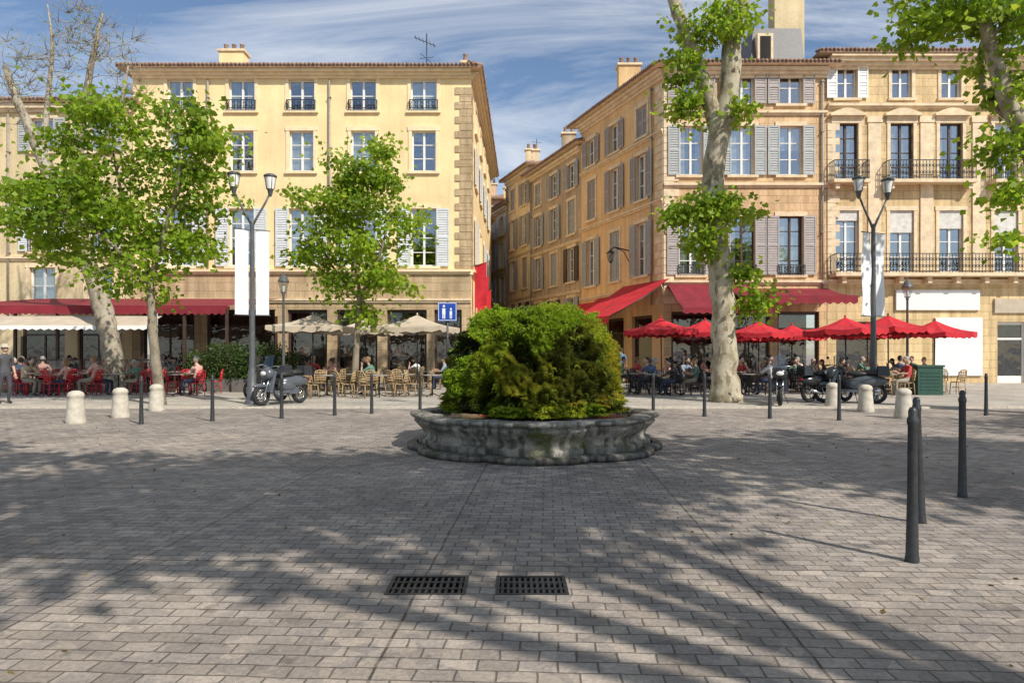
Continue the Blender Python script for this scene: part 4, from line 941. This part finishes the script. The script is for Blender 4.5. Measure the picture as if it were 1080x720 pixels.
# ------------------------------------------------------------------ trees
def tree(name,loc,limbs,crowns,bark,leaf,seed=1,lsize=(.1,.19),twig_r=.035,per=70,nbare=False,spread=1.0):
    r=random.Random(seed); E=empty(name,loc); b=B().mat(bark); nodes=[]
    L=Vector(loc)
    for lm in limbs:
        pts=[Vector(p[:3])-L for p in lm]; rd=[p[3] for p in lm]
        P=[];Rr=[]
        for i in range(len(pts)-1):
            for k in range(5):
                t=k/5; p0=pts[max(i-1,0)];p1=pts[i];p2=pts[i+1];p3=pts[min(i+2,len(pts)-1)]
                q=.5*((2*p1)+(p2-p0)*t+(2*p0-5*p1+4*p2-p3)*t*t+(3*p1-p0-3*p2+p3)*t**3)
                rr2=rd[i]*(1-t)+rd[i+1]*t
                P.append(q+Vector((r.uniform(-1,1),r.uniform(-1,1),0))*rr2*.1); Rr.append(rr2*(1+r.uniform(-.07,.07)))
        P.append(pts[-1]);Rr.append(rd[-1]); b.tube(P,Rr,16)
        for i,(q,w) in enumerate(zip(P,Rr)):
            if i>len(P)*.3 or lm is not limbs[0]: nodes.append((q,w))
    cls=[]
    for (c,rd,n) in crowns:
        c=Vector(c)-L
        for i in range(n):
            d=Vector((r.gauss(0,1),r.gauss(0,1),r.gauss(0,1))).normalized()*(r.random()**.4)*r.uniform(.9,1.12); cls.append(c+Vector((d.x*rd[0],d.y*rd[1],d.z*rd[2])))
    cls.sort(key=lambda c:min((c-q).length for q,_ in nodes))
    C=[];Dv=[];Sz=[];T=[]
    for c in cls:
        q,w=min(nodes,key=lambda n:(n[0]-c).length+ (0 if n[0].z<c.z+.2 else .8)+ (.5 if n[1]<.02 else 0))
        ln=(c-q).length; r0=min(w*.6,twig_r*(.5+ln*.5)); m=q.lerp(c,.5)+Vector((r.uniform(-.12,.12),r.uniform(-.12,.12),r.uniform(.0,.2)))*ln
        m1=q.lerp(m,.5)+Vector((r.uniform(-.05,.05),)*3)*ln; 
        b.tube([q,m1,m,c],[r0,r0*.8,r0*.6,max(.006,r0*.3)],6)
        nodes.append((m,r0*.6)); nodes.append((c,max(.008,r0*.35)))
        if nbare:
            for k in range(6):
                e=c+Vector((r.uniform(-1,1),r.uniform(-1,1),r.uniform(-.1,1)))*.8; mm=c.lerp(e,.5)+Vector((r.uniform(-.1,.1),)*3); b.tube([c,mm,e],[.011,.008,.004],4)
        bright=r.uniform(.1,1); cr=r.uniform(.2,.45)*spread
        for k in range(int(per*r.uniform(.4,1.4))):
            o=Vector((r.gauss(0,cr),r.gauss(0,cr),r.gauss(0,cr*.6))); C.append(tuple(c+o)); Dv.append((o.x+r.gauss(0,.4),o.y+r.gauss(0,.4),-.35+r.gauss(0,.35))); Sz.append(r.uniform(*lsize)); T.append((min(1,bright*r.uniform(.5,1.3)),max(0,r.gauss(.12,.22))))
    b.obj('trunk_and_branches',E)
    if C: place(leaves_mesh('foliage',C,Dv,Sz,T,leaf),'foliage',parent=E)
def L_(pts,d): return [(X(p[0],d+ (p[3] if len(p)>3 else 0)),d+(p[3] if len(p)>3 else 0),Z(p[1],d+(p[3] if len(p)>3 else 0)),p[2]) for p in pts]
def C_(lst,d): return [((X(a,d+o),d+o,Z(c,d+o)),(rx*d/720,dp,ry*d/720),n) for (a,c,rx,ry,n,o,dp) in lst]
d=19.8
tree('plane_tree',(X(166,d),d,0),[L_([(170,428,.17),(164,380,.13),(160,330,.12),(158,290,.1)],d),L_([(158,292,.08),(140,240,.06,.4),(125,190,.04,.6),(118,150,.02,.8)],d),L_([(158,295,.08),(175,240,.06,-.3),(190,180,.04,-.5),(185,130,.02,-.3)],d),L_([(158,300,.07),(115,255,.05,-.4),(70,225,.03,-.8)],d)],
 C_([(55,222,58,38,24,-.3,1.3),(25,200,28,18,7,0,.8),(110,185,50,46,24,.2,1.5),(112,122,42,24,13,0,1),(70,150,24,18,5,0,.8),(195,145,48,38,22,-.2,1.4),(150,245,58,42,28,.2,1.5),(210,205,34,38,13,0,1),(140,298,50,20,10,0,1.0),(60,262,34,20,7,0,.8),(195,265,26,22,6,0,.8)],d),BARKY,LEAF,3,(.12,.22),.035,70,spread=.95)
d=25
tree('young_plane_tree',(X(378,d),d,.0),[L_([(373,410,.14),(377,350,.11),(380,310,.1)],d),L_([(380,312,.08),(372,260,.05,.3),(372,200,.03,.2)],d),L_([(380,314,.07),(400,270,.05,-.3),(410,230,.03,-.3)],d),L_([(380,316,.06),(350,280,.05,.3),(335,250,.03,.3)],d)],
 C_([(375,185,30,22,12,0,1.0),(400,165,14,12,5,0,.6),(338,222,38,24,15,0,1.2),(400,208,34,28,15,0,1.2),(380,252,56,28,22,0,1.4),(335,265,24,20,8,0,1),(412,288,28,20,10,0,1),(362,300,26,20,8,0,1),(350,165,8,8,2,0,.4),(425,235,16,16,5,0,.6),(385,325,12,10,3,0,.5)],d),BARKY,LEAF,8,(.13,.23),.035,70,spread=.95)
d=21
tree('plane_tree',(X(766,d),d,0),[
 L_([(766,428,.56),(765,414,.45),(764,380,.39),(763,330,.37),(758,270,.36),(752,215,.35),(755,165,.33),(766,110,.31),(773,40,.28),(778,-30,.25),(788,-130,.2),(800,-230,.1)],d),
 L_([(758,150,.25),(748,105,.23),(733,65,.22),(718,22,.2),(704,-20,.18),(680,-90,.13),(650,-170,.07)],d),
 L_([(772,60,.16),(790,-10,.14,-.4),(830,-80,.1,-.8),(870,-130,.05,-1)],d)],
 C_([(762,222,36,13,17,-.3,.7),(722,228,22,9,6,0,.4),(742,248,20,10,6,0,.5),(750,268,8,10,3,0,.3),(785,288,12,12,5,0,.4),(795,318,9,16,5,0,.3),(726,55,14,42,9,0,.7),(722,120,12,30,7,-.2,.6),(780,125,9,22,5,-.3,.5),(772,20,26,20,9,-.5,.8),(745,30,12,20,4,0,.5),
  (740,-75,100,45,30,0,2.5),(830,-110,80,50,22,0,2.5),(680,-150,80,50,20,0,2.5)],d),BARK,LEAF,14,(.12,.22),.03,74,spread=.8)
d=17
tree('plane_tree',(X(1135,d),d,0),[
 L_([(1135,437,.45),(1130,380,.36),(1124,300,.34),(1112,220,.31),(1085,150,.24),(1062,105,.2),(1045,50,.16),(1030,-10,.13),(1000,-90,.08)],d),
 L_([(1112,222,.2),(1130,120,.2,.3),(1160,20,.17,.5),(1190,-80,.1,.6)],d),
 L_([(1075,130,.12),(1040,100,.09,.6),(1035,50,.07,.8),(1060,0,.05,1)],d)],
 C_([(1010,14,50,16,13,0,1.0),(975,30,22,14,6,0,.6),(1055,25,32,30,12,0,1),(1068,90,14,22,6,0,.7),(1060,60,18,18,4,0,.7),(1062,150,14,16,5,-.2,.6),(1070,205,12,12,4,0,.5),(1060,255,12,8,2,0,.4),
     (1040,-70,120,50,36,0,2.8),(1160,-60,90,70,28,0,3)],d),BARK,LEAF,22,(.12,.22),.03,74,spread=.8)
d=26
tree('bare_plane_tree',(X(122,d),d,0),[
 L_([(122,415,.45),(116,360,.36),(107,320,.33),(90,270,.32),(72,225,.3),(55,190,.27),(38,150,.22),(20,110,.15),(5,70,.1)],d),
 L_([(75,232,.22),(80,180,.2,.3),(88,120,.15,.5),(98,60,.1,.6),(108,15,.04,.6)],d),
 L_([(62,205,.16),(100,170,.13,-.3),(125,120,.08,-.4),(135,70,.03,-.4)],d),
 L_([(45,165,.15),(50,110,.1,.4),(55,50,.06,.5),(50,5,.02,.6)],d)],
 C_([(105,45,42,40,38,0,1.5),(50,60,40,40,26,0,1.5),(20,90,35,40,20,0,1.3),(125,90,25,30,14,0,1)],d),BARKB,LEAF,31,(.06,.1),.02,6,nbare=True)
# avenue trees on the near side of the square (trunk x,y ; crown centre x,y ; crown half-depth)
for i,(x,y,cx_,cy,ry,nc) in enumerate(((-6.0,-4.2,-5.0,.3,3.8,165),(8.6,-4.4,4.9,-.35,2.9,135),(14.6,-2.2,13.0,1.6,2.9,130),(23.0,1.0,21.8,5.0,3.6,150),(-15.5,-3.4,-13.8,.6,3.6,150))):
    r=random.Random(50+i)
    limbs=[[(x,y,0,.42),(x,y,1,.34),(x+(cx_-x)*.05,y+.2,4,.3),(x+(cx_-x)*.2,y+.6,6.3,.27)]]
    bx,by_=x+(cx_-x)*.2,y+.6
    for k in range(6):
        a=k*1.047+r.uniform(-.3,.3)+i; q=r.uniform(2.6,3.5)
        limbs.append([(bx,by_,6.1,.2),(bx+(cx_-bx)*.4+q*.25*math.cos(a),by_+(cy-by_)*.4+q*.25*math.sin(a),7.6,.13),(cx_+q*.7*math.cos(a),cy+q*.6*math.sin(a)-.3,8.9,.08),(cx_+q*1.1*math.cos(a),cy+q*.95*math.sin(a),9.9,.045)])
    cr=[((cx_,cy,10.3),(4.6,ry,1.5),nc),((cx_+r.uniform(-2,2),cy+.5,9.4),(3.4,ry*.65,.7),30)]
    tree('plane_tree',(x,y,0),limbs,cr,BARK,LEAF,60+i,(.2,.32),.04,58,spread=1.2)
# ------------------------------------------------------------------ sky, sun, camera
SD=Vector((.66,-.75,0)).normalized(); EL=rad(43)
w=bpy.data.worlds.new('World'); S.world=w; w.use_nodes=True; nt=w.node_tree; bg=nt.nodes['Background']
sky=N(nt,'ShaderNodeTexSky',sky_type='NISHITA'); sky.sun_disc=False; sky.sun_elevation=EL; sky.sun_rotation=math.atan2(SD.x,SD.y); sky.air_density=1.0; sky.dust_density=.5; sky.ozone_density=2.5
tc=N(nt,'ShaderNodeTexCoord'); sp=N(nt,'ShaderNodeSeparateXYZ'); nt.links.new(tc.outputs['Generated'],sp.inputs[0])
ad=N(nt,'ShaderNodeMath',operation='ADD'); nt.links.new(sp.outputs[2],ad.inputs[0]); ad.inputs[1].default_value=.12
mxm=N(nt,'ShaderNodeMath',operation='MAXIMUM'); nt.links.new(ad.outputs[0],mxm.inputs[0]); mxm.inputs[1].default_value=.08
cb=N(nt,'ShaderNodeCombineXYZ')
for i in (0,1):
    dv=N(nt,'ShaderNodeMath',operation='DIVIDE'); nt.links.new(sp.outputs[i],dv.inputs[0]); nt.links.new(mxm.outputs[0],dv.inputs[1]); nt.links.new(dv.outputs[0],cb.inputs[i])
mp=N(nt,'ShaderNodeMapping'); mp.inputs['Rotation'].default_value=(0,0,rad(60)); mp.inputs['Scale'].default_value=(.6,1.7,1); nt.links.new(cb.outputs[0],mp.inputs[0])
no=N(nt,'ShaderNodeTexNoise'); no.inputs['Scale'].default_value=1.2; no.inputs['Detail'].default_value=10; no.inputs['Roughness'].default_value=.64; no.inputs['Distortion'].default_value=.8; nt.links.new(mp.outputs[0],no.inputs['Vector'])
rp=N(nt,'ShaderNodeValToRGB'); rp.color_ramp.elements[0].position=.43; rp.color_ramp.elements[1].position=.78; rp.color_ramp.elements[1].color=(.95,.95,.95,1); nt.links.new(no.outputs['Fac'],rp.inputs[0])
c=mixc(nt,sky.outputs[0],(7.0,7.2,7.5),rp.outputs[0]); nt.links.new(c,bg.inputs[0]); bg.inputs[1].default_value=.13
sl_=bpy.data.lights.new('sun','SUN'); sl_.energy=5.0; sl_.angle=rad(.5); sl_.color=(1,.945,.85)
so=bpy.data.objects.new('sun',sl_); S.collection.objects.link(so); so.location=(20,-20,40)
v=Vector((-SD.x*math.cos(EL),-SD.y*math.cos(EL),-math.sin(EL))); so.rotation_euler=v.to_track_quat('-Z','Y').to_euler()
cam=bpy.data.cameras.new('camera'); co=bpy.data.objects.new('camera',cam); S.collection.objects.link(co); co.location=(0,0,CAMH); co.rotation_euler=(rad(90),0,0)
cam.sensor_width=36; cam.lens=24; cam.shift_y=12/1080; cam.clip_end=1500; cam.clip_start=.05; S.camera=co
S.view_settings.view_transform='Standard'; S.view_settings.look='None'; S.view_settings.exposure=0
